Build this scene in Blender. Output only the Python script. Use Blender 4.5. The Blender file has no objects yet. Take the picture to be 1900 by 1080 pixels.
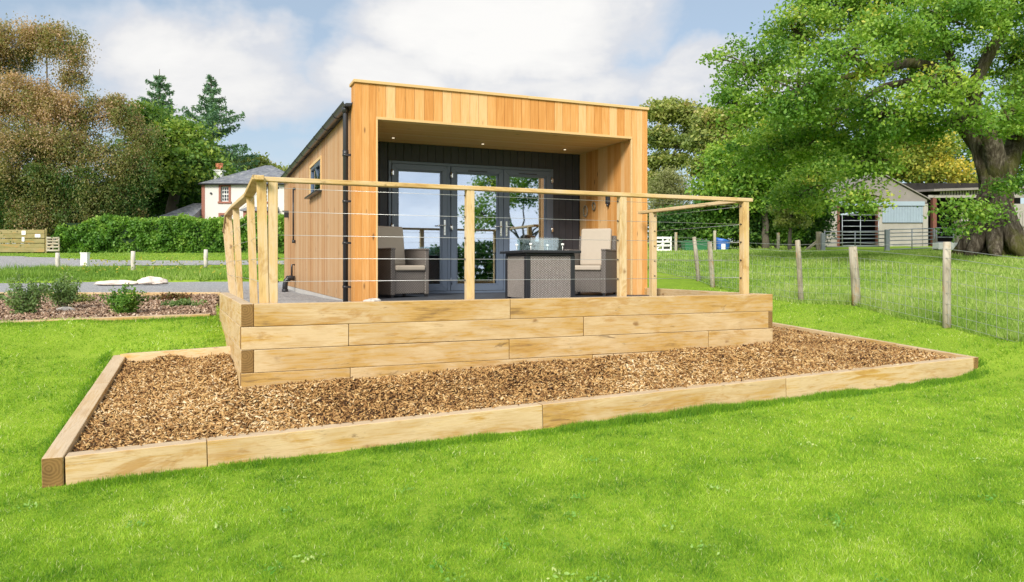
import bpy, math, random
import numpy as np
from mathutils import Matrix, Vector
rng = np.random.default_rng(7); random.seed(7)
S = bpy.context.scene
R = math.radians
F = 1357.0; EYE = 1.6; HY = 493.0; CX = 950.0
# ------------------------------------------------------------------ camera
cam_d = bpy.data.cameras.new('camera'); cam = bpy.data.objects.new('camera', cam_d)
S.collection.objects.link(cam); S.camera = cam
cam.location = (0, 0, EYE); cam.rotation_euler = (R(90), 0, 0)
cam_d.sensor_width = 36; cam_d.lens = 36*F/1900; cam_d.shift_y = -(540-HY)/1900
cam_d.clip_start = 0.05; cam_d.clip_end = 2000
# ------------------------------------------------------------------ light
SUN_AZ, SUN_EL = 201.0, 33.0          # compass-like azimuth: direction the light comes from (deg from +Y towards +X)
S.view_settings.view_transform = 'Standard'; S.view_settings.look = 'None'
S.view_settings.gamma = 1; S.view_settings.exposure = 0.82
sd = bpy.data.lights.new('sun', 'SUN'); sun = bpy.data.objects.new('sun', sd); S.collection.objects.link(sun)
sd.energy = 2.7; sd.angle = R(17); sd.color = (1.0, 0.94, 0.84)
_d = Vector((math.sin(R(SUN_AZ))*math.cos(R(SUN_EL)), math.cos(R(SUN_AZ))*math.cos(R(SUN_EL)), math.sin(R(SUN_EL))))
sun.rotation_euler = _d.to_track_quat('Z', 'Y').to_euler()

class NT:
    def __init__(s, tree): s.t = tree; s.t.nodes.clear()
    def n(s, typ, props=None, **inp):
        nd = s.t.nodes.new(typ)
        for k, v in (props or {}).items(): setattr(nd, k, v)
        for k, v in inp.items():
            key = int(k[1:]) if (k[0] == 'i' and k[1:].isdigit()) else k.replace('_', ' ')
            s.put(nd.inputs[key], v)
        return nd
    def put(s, sock, v):
        if isinstance(v, bpy.types.NodeSocket): s.t.links.new(v, sock)
        elif isinstance(v, bpy.types.Node): s.t.links.new(v.outputs[0], sock)
        else:
            if isinstance(v, (tuple, list)) and len(v) == 3 and sock.type == 'RGBA': v = (*v, 1)
            sock.default_value = v
    def m(s, op, a, b=0.0, c=None, clamp=False):
        nd = s.t.nodes.new('ShaderNodeMath'); nd.operation = op; nd.use_clamp = clamp
        s.put(nd.inputs[0], a); s.put(nd.inputs[1], b)
        if c is not None: s.put(nd.inputs[2], c)
        return nd.outputs[0]
    def vm(s, op, a, b=(0, 0, 0)):
        nd = s.t.nodes.new('ShaderNodeVectorMath'); nd.operation = op
        s.put(nd.inputs[0], a); s.put(nd.inputs[1], b)
        return nd.outputs['Value'] if op in ('LENGTH', 'DOT_PRODUCT', 'DISTANCE') else nd.outputs[0]
    def mix(s, f, a, b, blend='MIX'):
        nd = s.t.nodes.new('ShaderNodeMix'); nd.data_type = 'RGBA'; nd.blend_type = blend
        s.put(nd.inputs[0], f); s.put(nd.inputs[6], a); s.put(nd.inputs[7], b)
        return nd.outputs[2]
    def ramp(s, f, stops, interp='LINEAR'):
        nd = s.t.nodes.new('ShaderNodeValToRGB'); cr = nd.color_ramp; cr.interpolation = interp
        while len(cr.elements) < len(stops): cr.elements.new(0.5)
        for e, (p, c) in zip(cr.elements, stops):
            e.position = p; e.color = (c, c, c, 1) if not isinstance(c, (tuple, list)) else (*c, 1)
        s.put(nd.inputs[0], f); return nd.outputs[0]
    def noise(s, vec, scale, detail=3, rough=0.55, dist=0.0, out=0):
        nd = s.n('ShaderNodeTexNoise', None, Vector=vec, Scale=scale, Detail=detail, Roughness=rough, Distortion=dist)
        return nd.outputs[out]
    def smooth(s, v, a, b):
        nd = s.n('ShaderNodeMapRange', {'interpolation_type': 'SMOOTHSTEP'}); s.put(nd.inputs[0], v)
        nd.inputs[1].default_value = a; nd.inputs[2].default_value = b; return nd.outputs[0]
# ------------------------------------------------------------------ sky
def pdir(px, py): return Vector(((px-CX)/F, 1, (HY-py)/F)).normalized()
W = bpy.data.worlds.new('World'); S.world = W; W.use_nodes = True
n = NT(W.node_tree)
sky = n.n('ShaderNodeTexSky', {'sky_type': 'NISHITA'})
sky.sun_disc = False; sky.sun_elevation = R(SUN_EL); sky.sun_rotation = R(SUN_AZ)
sky.air_density = 1.0; sky.dust_density = 1.2; sky.ozone_density = 1.5
tc = n.n('ShaderNodeTexCoord').outputs['Generated']
dirn = n.vm('NORMALIZE', tc)
warp = n.noise(dirn, 5.0, 5, 0.6, out=1)
wv = n.vm('MULTIPLY', n.vm('SUBTRACT', warp, (0.5, 0.5, 0.5)), (0.2, 0.2, 0.16))
wd = n.vm('ADD', dirn, wv)
blobs = [(940, 50, 290, 120, 1.35), (720, 135, 150, 80, 1.1), (1130, 20, 110, 90, 1.0), (360, 140, 230, 100, 1.15),
         (250, 90, 120, 60, .7), (460, 180, 220, 70, .9), (620, 150, 90, 60, .6), (1000, 150, 300, 60, .9), (1270, 160, 120, 60, .95), (1400, 200, 200, 60, .8), (500, 300, 500, 70, .55), (850, 230, 600, 50, .45)]
acc = None
for (px, py, rx, ry, w) in blobs:
    c = pdir(px, py)
    dv = n.vm('SUBTRACT', wd, tuple(c))
    dv = n.vm('MULTIPLY', dv, (F/rx, F/rx*0.8, F/ry))
    r = n.vm('LENGTH', dv)
    k = n.m('MULTIPLY', n.m('SUBTRACT', 1.0, n.smooth(r, 0.35, 1.5)), w)
    acc = k if acc is None else n.m('MAXIMUM', acc, k)
flat = n.vm('MULTIPLY', dirn, (1, 1, 2.6))
f1 = n.noise(flat, 3.2, 9, 0.58, 0.3)
f2 = n.noise(flat, 9.0, 6, 0.6, 0.2)
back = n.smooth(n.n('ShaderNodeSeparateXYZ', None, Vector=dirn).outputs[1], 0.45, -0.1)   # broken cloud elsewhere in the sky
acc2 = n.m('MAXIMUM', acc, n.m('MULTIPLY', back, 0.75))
dens = n.m('ADD', acc2, n.m('MULTIPLY', n.m('SUBTRACT', f1, 0.5), 1.5))
dens = n.m('ADD', dens, n.m('MULTIPLY', n.m('SUBTRACT', f2, 0.5), 0.35))
mask = n.smooth(dens, 0.22, 0.85)
mask = n.m('MAXIMUM', mask, 0.12)
shade = n.noise(n.vm('ADD', flat, (0.3, 1.0, 0.15)), 4.2, 6, 0.55)
thick = n.smooth(dens, 0.5, 1.5)
cl = n.ramp(n.m('ADD', n.m('MULTIPLY', thick, 0.55), n.m('MULTIPLY', shade, 0.55)),
            [(0.2, (0.68, 0.74, 0.83)), (0.38, (0.72, 0.75, 0.81)), (0.56, (0.88, 0.88, 0.885)), (0.78, (1.0, 0.99, 0.97))])
bs = n.n('ShaderNodeBackground', None, Color=n.mix(0.36, sky.outputs[0], (6.0, 7.4, 8.6)), Strength=0.068)
bc = n.n('ShaderNodeBackground', None, Color=n.mix(back, cl, n.mix(1.0, cl, (2.0, 1.95, 1.85), 'MULTIPLY')), Strength=0.56)  # unseen clouds behind the camera brightened to lift ambient fill and reflections
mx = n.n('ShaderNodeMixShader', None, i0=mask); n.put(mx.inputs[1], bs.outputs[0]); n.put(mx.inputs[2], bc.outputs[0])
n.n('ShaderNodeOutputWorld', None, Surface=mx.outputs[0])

# ------------------------------------------------------------------ materials
def new_mat(name):
    m = bpy.data.materials.new(name); m.use_nodes = True; return m, NT(m.node_tree)
def finish(n, color, rough=0.6, bump=None, bstr=0.3, bdist=0.01, spec=0.3, metal=0.0, **kw):
    p = n.n('ShaderNodeBsdfPrincipled', None, Base_Color=color, Roughness=rough, Metallic=metal)
    p.inputs['Specular IOR Level'].default_value = spec
    for k, v in kw.items(): n.put(p.inputs[k.replace('_', ' ')], v)
    if bump is not None:
        b = n.n('ShaderNodeBump', None, Strength=bstr, Distance=bdist, Height=bump); n.put(p.inputs['Normal'], b.outputs[0])
    n.n('ShaderNodeOutputMaterial', None, Surface=p.outputs[0]); return p
def plain(name, col, rough=0.5, var=0.12, scale=6.0, spec=0.3, metal=0.0, bstr=0.15):
    m, n = new_mat(name); o = n.n('ShaderNodeTexCoord').outputs['Object']
    ns = n.noise(o, scale, 5, 0.6)
    c = n.mix(ns, tuple(x*(1-var) for x in col), tuple(min(1, x*(1+var)) for x in col))
    finish(n, c, rough, n.noise(o, scale*6, 3), bstr, 0.004, spec, metal); return m
def tintmat(name, stops, rough=0.7, spec=0.2, transl=0.0, noisescale=0.6, nvar=0.25, bump=None, bstr=.3):
    m, n = new_mat(name)
    t = n.n('ShaderNodeAttribute', {'attribute_name': 'tint'}).outputs['Fac']
    o = n.n('ShaderNodeTexCoord').outputs['Object']
    ns = n.noise(o, noisescale, 4, 0.6)
    f = n.m('ADD', t, n.m('MULTIPLY', n.m('SUBTRACT', ns, 0.5), nvar*2), clamp=True)
    c = n.ramp(f, stops)
    if transl > 0:
        p = n.n('ShaderNodeBsdfPrincipled', None, Base_Color=c, Roughness=rough); p.inputs['Specular IOR Level'].default_value = spec
        tr = n.n('ShaderNodeBsdfTranslucent', None, Color=n.mix(1.0, c, (1.35, 1.45, 0.6), 'MULTIPLY'))
        mx = n.n('ShaderNodeMixShader', None, i0=transl); n.put(mx.inputs[1], p.outputs[0]); n.put(mx.inputs[2], tr.outputs[0])
        n.n('ShaderNodeOutputMaterial', None, Surface=mx.outputs[0])
    else:
        b = n.noise(o, bump, 3) if bump else None
        finish(n, c, rough, b, bstr, 0.01, spec)
    return m
# sawn softwood, grain along local X
def sleeper_mat(name, stops, dark=0.0, topgrey=0.0):
    m, n = new_mat(name); o = n.n('ShaderNodeTexCoord').outputs['Object']
    rnd = n.n('ShaderNodeObjectInfo').outputs['Random']
    off = n.vm('ADD', o, n.n('ShaderNodeCombineXYZ', None, X=n.m('MULTIPLY', rnd, 37.0), Y=n.m('MULTIPLY', rnd, 11.0), Z=n.m('MULTIPLY', rnd, 23.0)).outputs[0])
    gr = n.noise(n.vm('MULTIPLY', off, (1.3, 20, 20)), 2.2, 9, 0.70, 0.7)
    fine = n.noise(n.vm('MULTIPLY', off, (3, 120, 120)), 1.6, 3, 0.6)
    patch = n.noise(n.vm('MULTIPLY', off, (1.0, 3.2, 3.2)), 1.5, 4, 0.6, 0.4)
    f = n.m('ADD', n.m('MULTIPLY', n.m('SUBTRACT', gr, 0.5), 1.1), n.m('MULTIPLY', n.m('SUBTRACT', patch, 0.5), 1.1))
    f = n.m('ADD', f, n.m('MULTIPLY', rnd, 0.25))
    c = n.ramp(n.m('ADD', f, 0.40), stops)
    # knots
    vo = n.n('ShaderNodeTexVoronoi', {'feature': 'F1'}, Vector=n.vm('ADD', n.vm('MULTIPLY', off, (3.3, 5.2, 5.2)), n.vm('MULTIPLY', n.noise(off, 14, 2, out=1), (0.25, .25, .25))), Scale=1.0)
    keep = n.m('GREATER_THAN', n.n('ShaderNodeSeparateColor', None, Color=vo.outputs['Color']).outputs[0], 0.60)
    kn = n.m('MULTIPLY', n.m('SUBTRACT', 1.0, n.smooth(vo.outputs['Distance'], 0.03, 0.17)), keep)
    c = n.mix(n.m('MULTIPLY', kn, 0.75), c, (0.20, 0.10, 0.035))
    # dirty stains with a shape of their own
    st = n.smooth(n.noise(n.vm('MULTIPLY', off, (1.3, 5, 5)), 1.3, 5, 0.7, 0.6), 0.53, 0.66)
    c = n.mix(n.m('MULTIPLY', st, 0.7), c, (0.40, 0.22, 0.06))
    st2 = n.smooth(n.noise(n.vm('ADD', n.vm('MULTIPLY', off, (1.7, 7, 7)), (5, 3, 1)), 1.3, 5, 0.7, 0.8), 0.62, 0.72)
    c = n.mix(n.m('MULTIPLY', st2, 0.7), c, (0.13, 0.085, 0.045))
    ed = n.smooth(n.n('ShaderNodeSeparateXYZ', None, Vector=n.n('ShaderNodeNewGeometry').outputs['Normal']).outputs[2], 0.6, 0.95)
    if topgrey: c = n.mix(n.m('MULTIPLY', ed, topgrey), c, (0.50, 0.42, 0.33))
    c = n.mix(n.m('MULTIPLY', n.smooth(gr, 0.50, 0.68), 0.40), c, n.mix(1.0, c, (0.68, 0.56, 0.40), 'MULTIPLY'))
    ck = n.noise(n.vm('MULTIPLY', off, (1.6, 60, 60)), 1.0, 2, 0.5)
    crack = n.m('MULTIPLY', n.m('SUBTRACT', 1.0, n.smooth(n.m('ABSOLUTE', n.m('SUBTRACT', ck, 0.5)), 0.0, 0.012)), n.smooth(n.noise(off, 3.0, 2), 0.52, 0.62))
    c = n.mix(n.m('MULTIPLY', crack, 0.55), c, (0.14, 0.08, 0.035))
    c = n.mix(n.m('MULTIPLY', fine, 0.22), c, n.mix(1.0, c, (0.55, 0.5, 0.42), 'MULTIPLY'))
    if dark: c = n.mix(dark, c, (0.1, 0.06, 0.03))
    finish(n, c, 0.72, n.m('ADD', n.m('ADD', gr, n.m('MULTIPLY', fine, 0.5)), n.m('MULTIPLY', kn, .4)), 0.45, 0.004, 0.2); return m
M_SLEEP = sleeper_mat('sleeper_timber', [(0.10, (0.24, 0.145, 0.06)), (0.28, (0.47, 0.285, 0.085)), (0.44, (0.50, 0.35, 0.18)), (0.62, (0.59, 0.445, 0.265)), (0.85, (0.50, 0.305, 0.085))], topgrey=0.5)
M_RAIL = sleeper_mat('rail_timber', [(0.15, (0.42, 0.26, 0.10)), (0.35, (0.58, 0.40, 0.17)), (0.6, (0.62, 0.48, 0.30)), (0.85, (0.60, 0.44, 0.22))], topgrey=0.4)
m_, n = new_mat('end_grain'); o = n.n('ShaderNodeTexCoord').outputs['Object']
ly = n.vm('LENGTH', n.vm('ADD', n.vm('MULTIPLY', o, (0, 1, 1)), (0, 0.02, -0.05)))
rg = n.m('SINE', n.m('MULTIPLY', n.m('ADD', ly, n.m('MULTIPLY', n.noise(o, 14, 3), 0.03)), 300.0))
c = n.mix(n.noise(o, 9, 5, 0.7), (0.055, 0.030, 0.012), (0.30, 0.17, 0.055)); c = n.mix(n.m('MULTIPLY', n.smooth(rg, -1, 1), 0.4), c, (0.34, 0.2, 0.07))
finish(n, c, 0.85, rg, 0.15, 0.002); M_END = m_
# larch cladding (boards carry a tint), grain along Z
def clad_mat(name, stops, ax='Z', contrast=0.55, gr_s=1.0):
    m, n = new_mat(name); o = n.n('ShaderNodeTexCoord').outputs['Object']
    t = n.n('ShaderNodeAttribute', {'attribute_name': 'tint'}).outputs['Fac']
    off = n.vm('ADD', o, n.n('ShaderNodeCombineXYZ', None, X=n.m('MULTIPLY', t, 31.0), Y=n.m('MULTIPLY', t, 17.0), Z=n.m('MULTIPLY', t, 53.0)).outputs[0])
    sc = (26, 26, 1.1) if ax == 'Z' else (1.1, 26, 26)
    sf = (140, 140, 3) if ax == 'Z' else (3, 140, 140)
    sk = (8.5, 8.5, 2.6) if ax == 'Z' else (2.6, 8.5, 8.5)
    gr = n.noise(n.vm('MULTIPLY', off, sc), 2.0*gr_s, 6, 0.6, 0.8)
    fi = n.noise(n.vm('MULTIPLY', off, sf), 1.2, 3, 0.6)
    f = n.m('ADD', n.m('MULTIPLY', t, 0.75), n.m('MULTIPLY', n.m('SUBTRACT', gr, 0.5), contrast*2))
    c = n.ramp(n.m('ADD', f, 0.1), stops)
    vo = n.n('ShaderNodeTexVoronoi', None, Vector=n.vm('MULTIPLY', off, sk), Scale=1.0)
    keep = n.m('GREATER_THAN', n.n('ShaderNodeSeparateColor', None, Color=vo.outputs['Color']).outputs[0], 0.72)
    kn = n.m('MULTIPLY', n.m('SUBTRACT', 1.0, n.smooth(vo.outputs['Distance'], 0.05, 0.17)), keep)
    c = n.mix(n.m('MULTIPLY', kn, 0.85), c, (0.10, 0.045, 0.015))
    c = n.mix(n.m('MULTIPLY', fi, 0.2), c, n.mix(1.0, c, (0.5, 0.42, 0.35), 'MULTIPLY'))
    finish(n, c, 0.6, gr, 0.25, 0.003, 0.25); return m
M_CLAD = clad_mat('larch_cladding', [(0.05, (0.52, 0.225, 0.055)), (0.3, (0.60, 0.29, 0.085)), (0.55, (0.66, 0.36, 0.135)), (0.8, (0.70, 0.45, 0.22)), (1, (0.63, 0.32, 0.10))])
M_SIDE = clad_mat('side_boarding', [(0.05, (0.36, 0.175, 0.07)), (0.4, (0.46, 0.27, 0.13)), (0.75, (0.50, 0.33, 0.19)), (1, (0.42, 0.26, 0.14))])  # browner, deeper-toned boards for the side and rear walls
M_SOFF = clad_mat('soffit_cladding', [(0.05, (0.74, 0.46, 0.17)), (0.5, (0.83, 0.56, 0.25)), (1, (0.86, 0.64, 0.34))], 'X')
M_TRIM = clad_mat('larch_trim', [(0.0, (0.58, 0.37, 0.15)), (1, (0.66, 0.47, 0.24))], 'X')
M_CHAR = plain('charcoal_cladding', (0.043, 0.044, 0.053), 0.55, 0.3)
M_UPVC = plain('anthracite_frame', (0.098, 0.128, 0.18), 0.32, 0.06, spec=0.5, bstr=0.02)
M_BLACK = plain('black_plastic', (0.02, 0.021, 0.025), 0.3, 0.1, spec=0.5, bstr=0.05)
M_STEEL = plain('brushed_steel', (0.72, 0.72, 0.72), 0.25, 0.05, metal=1.0)
M_WIRE = plain('steel_cable', (0.55, 0.56, 0.56), 0.35, 0.05, metal=0.7)
M_GALV = plain('galvanised_steel', (0.30, 0.33, 0.36), 0.45, 0.15, metal=0.5)
M_DECK = plain('charcoal_decking', (0.05, 0.055, 0.065), 0.6, 0.2)
M_CONC = plain('pale_concrete', (0.46, 0.44, 0.41), 0.85, 0.15, 9)
M_WHITE = plain('white_paint', (0.78, 0.78, 0.76), 0.5, 0.05)
M_RENDER = plain('cream_render', (0.60, 0.58, 0.545), 0.85, 0.06, 2)
M_SAND = plain('red_sandstone', (0.30, 0.13, 0.095), 0.85, 0.25, 7)
M_BRICKR = plain('terracotta', (0.52, 0.19, 0.10), 0.8, 0.25, 7)
M_SLATE = None
M_CUSH = plain('beige_cushion', (0.40, 0.345, 0.28), 0.9, 0.05, 20)
M_ROOFD = plain('dark_roof_sheet', (0.04, 0.045, 0.045), 0.5, 0.2)
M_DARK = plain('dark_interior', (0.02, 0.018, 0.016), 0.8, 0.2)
M_INT = plain('interior_wall', (0.30, 0.29, 0.27), 0.8, 0.05)
M_BLUE = plain('blue_plastic', (0.02, 0.12, 0.45), 0.4, 0.15, spec=0.5)
M_GREENP = plain('green_plastic', (0.03, 0.15, 0.07), 0.5, 0.2, spec=0.4)
M_BARNBLUE = plain('pale_blue_sheet', (0.27, 0.335, 0.40), 0.45, 0.12, 3, spec=0.4)
M_FIBRE = plain('weathered_fibre_cement', (0.215, 0.195, 0.18), 0.9, 0.35, 1.2)
M_BLOCK = plain('painted_blockwork', (0.31, 0.29, 0.265), 0.9, 0.35, 1.5)
M_OLDRED = plain('rusty_red_steel', (0.15, 0.06, 0.042), 0.8, 0.3, 5)
M_STONE = plain('pale_stone', (0.50, 0.46, 0.41), 0.9, 0.25, 8)
M_OLDWOOD = sleeper_mat('weathered_post', [(0.2, (0.17, 0.15, 0.10)), (0.45, (0.33, 0.30, 0.23)), (0.8, (0.50, 0.47, 0.39))])
M_FENCEW = sleeper_mat('mossy_board', [(0.2, (0.16, 0.15, 0.05)), (0.5, (0.25, 0.22, 0.09)), (0.8, (0.31, 0.26, 0.13))])
m_, n = new_mat('slate_tiles'); o = n.n('ShaderNodeTexCoord').outputs['Object']
br = n.n('ShaderNodeTexBrick', None, Vector=n.vm('MULTIPLY', o, (1, 1, 1)), Scale=3.2, Mortar_Size=0.012)
n.put(br.inputs['Color1'], (0.10, 0.11, 0.13)); n.put(br.inputs['Color2'], (0.22, 0.23, 0.26)); n.put(br.inputs['Mortar'], (0.05, 0.05, 0.06))
c = n.mix(n.smooth(n.noise(o, 2.4, 5, 0.7), 0.5, 0.75), br.outputs[0], (0.30, 0.31, 0.30))
finish(n, c, 0.6, n.noise(o, 10), 0.3, 0.02, 0.4); M_SLATE = m_
# wicker
def wicker(name, k):
    m_, n = new_mat(name); o = n.n('ShaderNodeTexCoord').outputs['Object']
    sp = n.n('ShaderNodeSeparateXYZ', None, Vector=o); ax = n.m('ADD', sp.outputs[0], sp.outputs[1])
    a = n.m('SINE', n.m('MULTIPLY', ax, 170.0)); b = n.m('SINE', n.m('ADD', n.m('MULTIPLY', sp.outputs[2], 290.0), n.m('MULTIPLY', n.m('SIGN', a), 1.57)))
    h = n.m('MULTIPLY', n.m('ABSOLUTE', a), n.m('ADD', n.m('MULTIPLY', b, 0.5), 0.5)); h = n.m('ADD', h, n.m('MULTIPLY', n.noise(o, 60, 2), 0.4))
    c = n.ramp(h, [(0.05, tuple(k*x for x in (0.03, 0.025, 0.021))), (0.45, tuple(k*x for x in (0.15, 0.13, 0.115))), (0.95, tuple(k*x for x in (0.36, 0.325, 0.30)))])
    finish(n, c, 0.6, h, 0.9, 0.010, 0.35); return m_
M_WICK = wicker('brown_wicker', .85); M_WICK2 = wicker('grey_wicker', 1.6)
# glass: mirror-like by day plus a view of the dim room
m_, n = new_mat('door_glass')
gl = n.n('ShaderNodeBsdfGlossy', None, Color=(0.60, 0.69, 0.82), Roughness=0.015); trn = n.n('ShaderNodeBsdfTransparent', None, Color=(0.75, 0.82, 0.84))
mx = n.n('ShaderNodeMixShader', None, i0=0.62); n.put(mx.inputs[1], trn.outputs[0]); n.put(mx.inputs[2], gl.outputs[0])
n.n('ShaderNodeOutputMaterial', None, Surface=mx.outputs[0]); M_GLASS = m_
m_, n = new_mat('clear_glass')
gl = n.n('ShaderNodeBsdfGlossy', None, Color=(0.9, 0.95, 0.95), Roughness=0.02); trn = n.n('ShaderNodeBsdfTransparent', None, Color=(0.93, 0.97, 0.96))
mx = n.n('ShaderNodeMixShader', None, i0=0.12); n.put(mx.inputs[1], trn.outputs[0]); n.put(mx.inputs[2], gl.outputs[0])
n.n('ShaderNodeOutputMaterial', None, Surface=mx.outputs[0]); M_CLEAR = m_
m_, n = new_mat('window_dark'); finish(n, (0.02, 0.025, 0.03), 0.05, spec=0.8); M_WIN = m_
m_, n = new_mat('lamp_lens'); p = finish(n, (1, .9, .7), 0.3); n.put(p.inputs['Emission Color'], (1, .85, .6)); p.inputs['Emission Strength'].default_value = 0.7; M_LAMP = m_
# gravel
m_, n = new_mat('gravel'); o = n.n('ShaderNodeTexCoord').outputs['Object']
vo = n.n('ShaderNodeTexVoronoi', None, Vector=o, Scale=38.0)
c = n.ramp(n.n('ShaderNodeSeparateColor', None, Color=vo.outputs['Color']).outputs[0], [(0, (0.17, 0.175, 0.185)), (0.5, (0.30, 0.30, 0.31)), (1, (0.50, 0.49, 0.48))])
c = n.mix(n.m('MULTIPLY', n.noise(o, 0.5, 4), 0.4), c, (0.33, 0.32, 0.31))
finish(n, c, 0.85, vo.outputs['Distance'], 0.8, 0.02, 0.2); M_GRAV = m_
# ground under grass
m_, n = new_mat('turf'); o = n.n('ShaderNodeTexCoord').outputs['Object']
a = n.noise(o, 0.35, 4, 0.6); b = n.noise(o, 3.0, 6, 0.65); d = n.noise(o, 45, 4, 0.7)
c = n.ramp(n.m('ADD', n.m('MULTIPLY', a, 0.5), n.m('ADD', n.m('MULTIPLY', b, 0.25), n.m('MULTIPLY', d, 0.35))), [(0.3, (0.08, 0.15, 0.014)), (0.5, (0.18, 0.29, 0.024)), (0.75, (0.31, 0.42, 0.05))])
finish(n, c, 0.9, d, 0.6, 0.03, 0.1); M_TURF = m_
m_, n = new_mat('bark_bed'); o = n.n('ShaderNodeTexCoord').outputs['Object']
vo = n.n('ShaderNodeTexVoronoi', None, Vector=n.vm('MULTIPLY', o, (1, 2.0, 1)), Scale=30.0)
c = n.ramp(n.n('ShaderNodeSeparateColor', None, Color=vo.outputs['Color']).outputs[0], [(0, (0.04, 0.022, 0.01)), (0.5, (0.14, 0.08, 0.035)), (1, (0.30, 0.19, 0.09))])
finish(n, c, 0.9, vo.outputs['Distance'], 0.8, 0.03, 0.1); M_BARKBED = m_
M_CHIP = tintmat('bark_chip', [(0.0, (0.035, 0.016, 0.008)), (0.20, (0.17, 0.082, 0.028)), (0.48, (0.36, 0.20, 0.072)), (0.74, (0.50, 0.325, 0.135)), (1, (0.66, 0.53, 0.34))], nvar=0.1, noisescale=1.5)
M_CHIP2 = tintmat('pale_bark_chip', [(0.0, (0.12, 0.07, 0.045)), (0.4, (0.27, 0.17, 0.11)), (0.7, (0.40, 0.28, 0.19)), (1, (0.60, 0.50, 0.40))], nvar=0.1, noisescale=1.5)
M_GRASS = tintmat('lawn_grass', [(0.0, (0.055, 0.17, 0.018)), (0.3, (0.195, 0.36, 0.028)), (0.6, (0.34, 0.51, 0.045)), (0.88, (0.50, 0.61, 0.095)), (1, (0.74, 0.72, 0.45))], 0.5, 0.25, 0.45, 0.8, 0.20)
M_PAST = tintmat('pasture_grass', [(0.0, (0.09, 0.19, 0.03)), (0.4, (0.23, 0.36, 0.06)), (0.75, (0.37, 0.47, 0.13)), (1, (0.56, 0.57, 0.32))], 0.6, 0.2, 0.35, 0.5, 0.25)
def leafmat(name, a, b, c, d=None, nv=0.2): return tintmat(name, [(0.0, a), (0.4, b), (0.8, c), (1, d or c)], 0.5, 0.3, 0.36, 0.35, nv)
L_OAK = leafmat('oak_leaves', (0.05, 0.14, 0.022), (0.155, 0.295, 0.04), (0.34, 0.46, 0.075), (0.60, 0.55, 0.11), .38)
L_BEECH = leafmat('beech_leaves', (0.055, 0.13, 0.03), (0.22, 0.22, 0.075), (0.44, 0.29, 0.175), (0.54, 0.38, 0.24), 0.5)
L_DARK = leafmat('dark_leaves', (0.012, 0.045, 0.014), (0.04, 0.11, 0.025), (0.11, 0.21, 0.04), None, .4)
L_MID = leafmat('mid_green_leaves', (0.03, 0.09, 0.025), (0.13, 0.24, 0.045), (0.34, 0.42, 0.08), None, .4)
L_YEL = leafmat('yellow_leaves', (0.12, 0.20, 0.03), (0.32, 0.34, 0.05), (0.60, 0.48, 0.08))
L_OLIVE = leafmat('olive_leaves', (0.06, 0.10, 0.03), (0.20, 0.26, 0.07), (0.38, 0.40, 0.12), (0.46, 0.36, 0.16), .35)
L_PALE = leafmat('pale_leaves', (0.14, 0.15, 0.05), (0.25, 0.27, 0.11), (0.38, 0.38, 0.2))
L_CONI = leafmat('needles', (0.05, 0.12, 0.075), (0.13, 0.24, 0.15), (0.26, 0.38, 0.23))
L_HEDGE = leafmat('hedge_leaves', (0.04, 0.12, 0.018), (0.115, 0.25, 0.035), (0.27, 0.42, 0.07), None, .32)
L_ROSE = leafmat('shrub_leaves', (0.06, 0.12, 0.04), (0.15, 0.24, 0.08), (0.28, 0.38, 0.15))
L_RED = leafmat('reddish_leaves', (0.08, 0.03, 0.02), (0.18, 0.08, 0.04), (0.14, 0.17, 0.05))
m_, n = new_mat('tree_bark'); o = n.n('ShaderNodeTexCoord').outputs['Object']
g = n.noise(n.vm('MULTIPLY', o, (5, 5, 1.3)), 2.2, 7, 0.68, 0.4); pz = n.noise(o, 0.9, 5, 0.65)
c = n.ramp(g, [(0.3, (0.018, 0.014, 0.010)), (0.5, (0.085, 0.07, 0.052)), (0.7, (0.23, 0.20, 0.16))])
c = n.mix(n.m('MULTIPLY', n.smooth(pz, 0.47, 0.60), 0.7), c, (0.07, 0.075, 0.013))
finish(n, c, 0.9, g, 0.9, 0.08, 0.1); M_BARK = m_
M_BARKD = plain('dark_bark', (0.11, 0.095, 0.075), 0.9, 0.3, 4, bstr=0.5)

# ------------------------------------------------------------------ mesh tools
MW = {}
COL = S.collection
def X(px, Z): return (px-CX)/F*Z
def Hz(py, Z): return EYE-(py-HY)/F*Z
def P(px, py, Z): return Vector((X(px, Z), Z, Hz(py, Z)))
TH = R(22.6)
B = Matrix.Translation((-2.335, 6.3, 0)) @ Matrix.Rotation(TH, 4, 'Z')      # cabin frame: x along the front, y to the back
def tag(o, label=None, cat=None, group=None, kind=None):
    if label: o['label'] = label
    if cat: o['category'] = cat
    if group: o['group'] = group
    if kind: o['kind'] = kind
    return o
def thing(name, label, cat, mat=None, loc=None, rz=0.0, group=None):
    o = bpy.data.objects.new(name, None); COL.objects.link(o); o.empty_display_size = 0.2
    m = mat if mat is not None else Matrix.Translation(loc or (0, 0, 0)) @ Matrix.Rotation(rz, 4, 'Z')
    o.matrix_basis = m; MW[o.name] = m.copy(); tag(o, label, cat, group); return o
def link(o, parent, own):
    COL.objects.link(o)
    if parent is not None:
        o.parent = parent; o.matrix_basis = MW[parent.name].inverted() @ own
    else: o.matrix_basis = own
    MW[o.name] = own.copy(); return o
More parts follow.
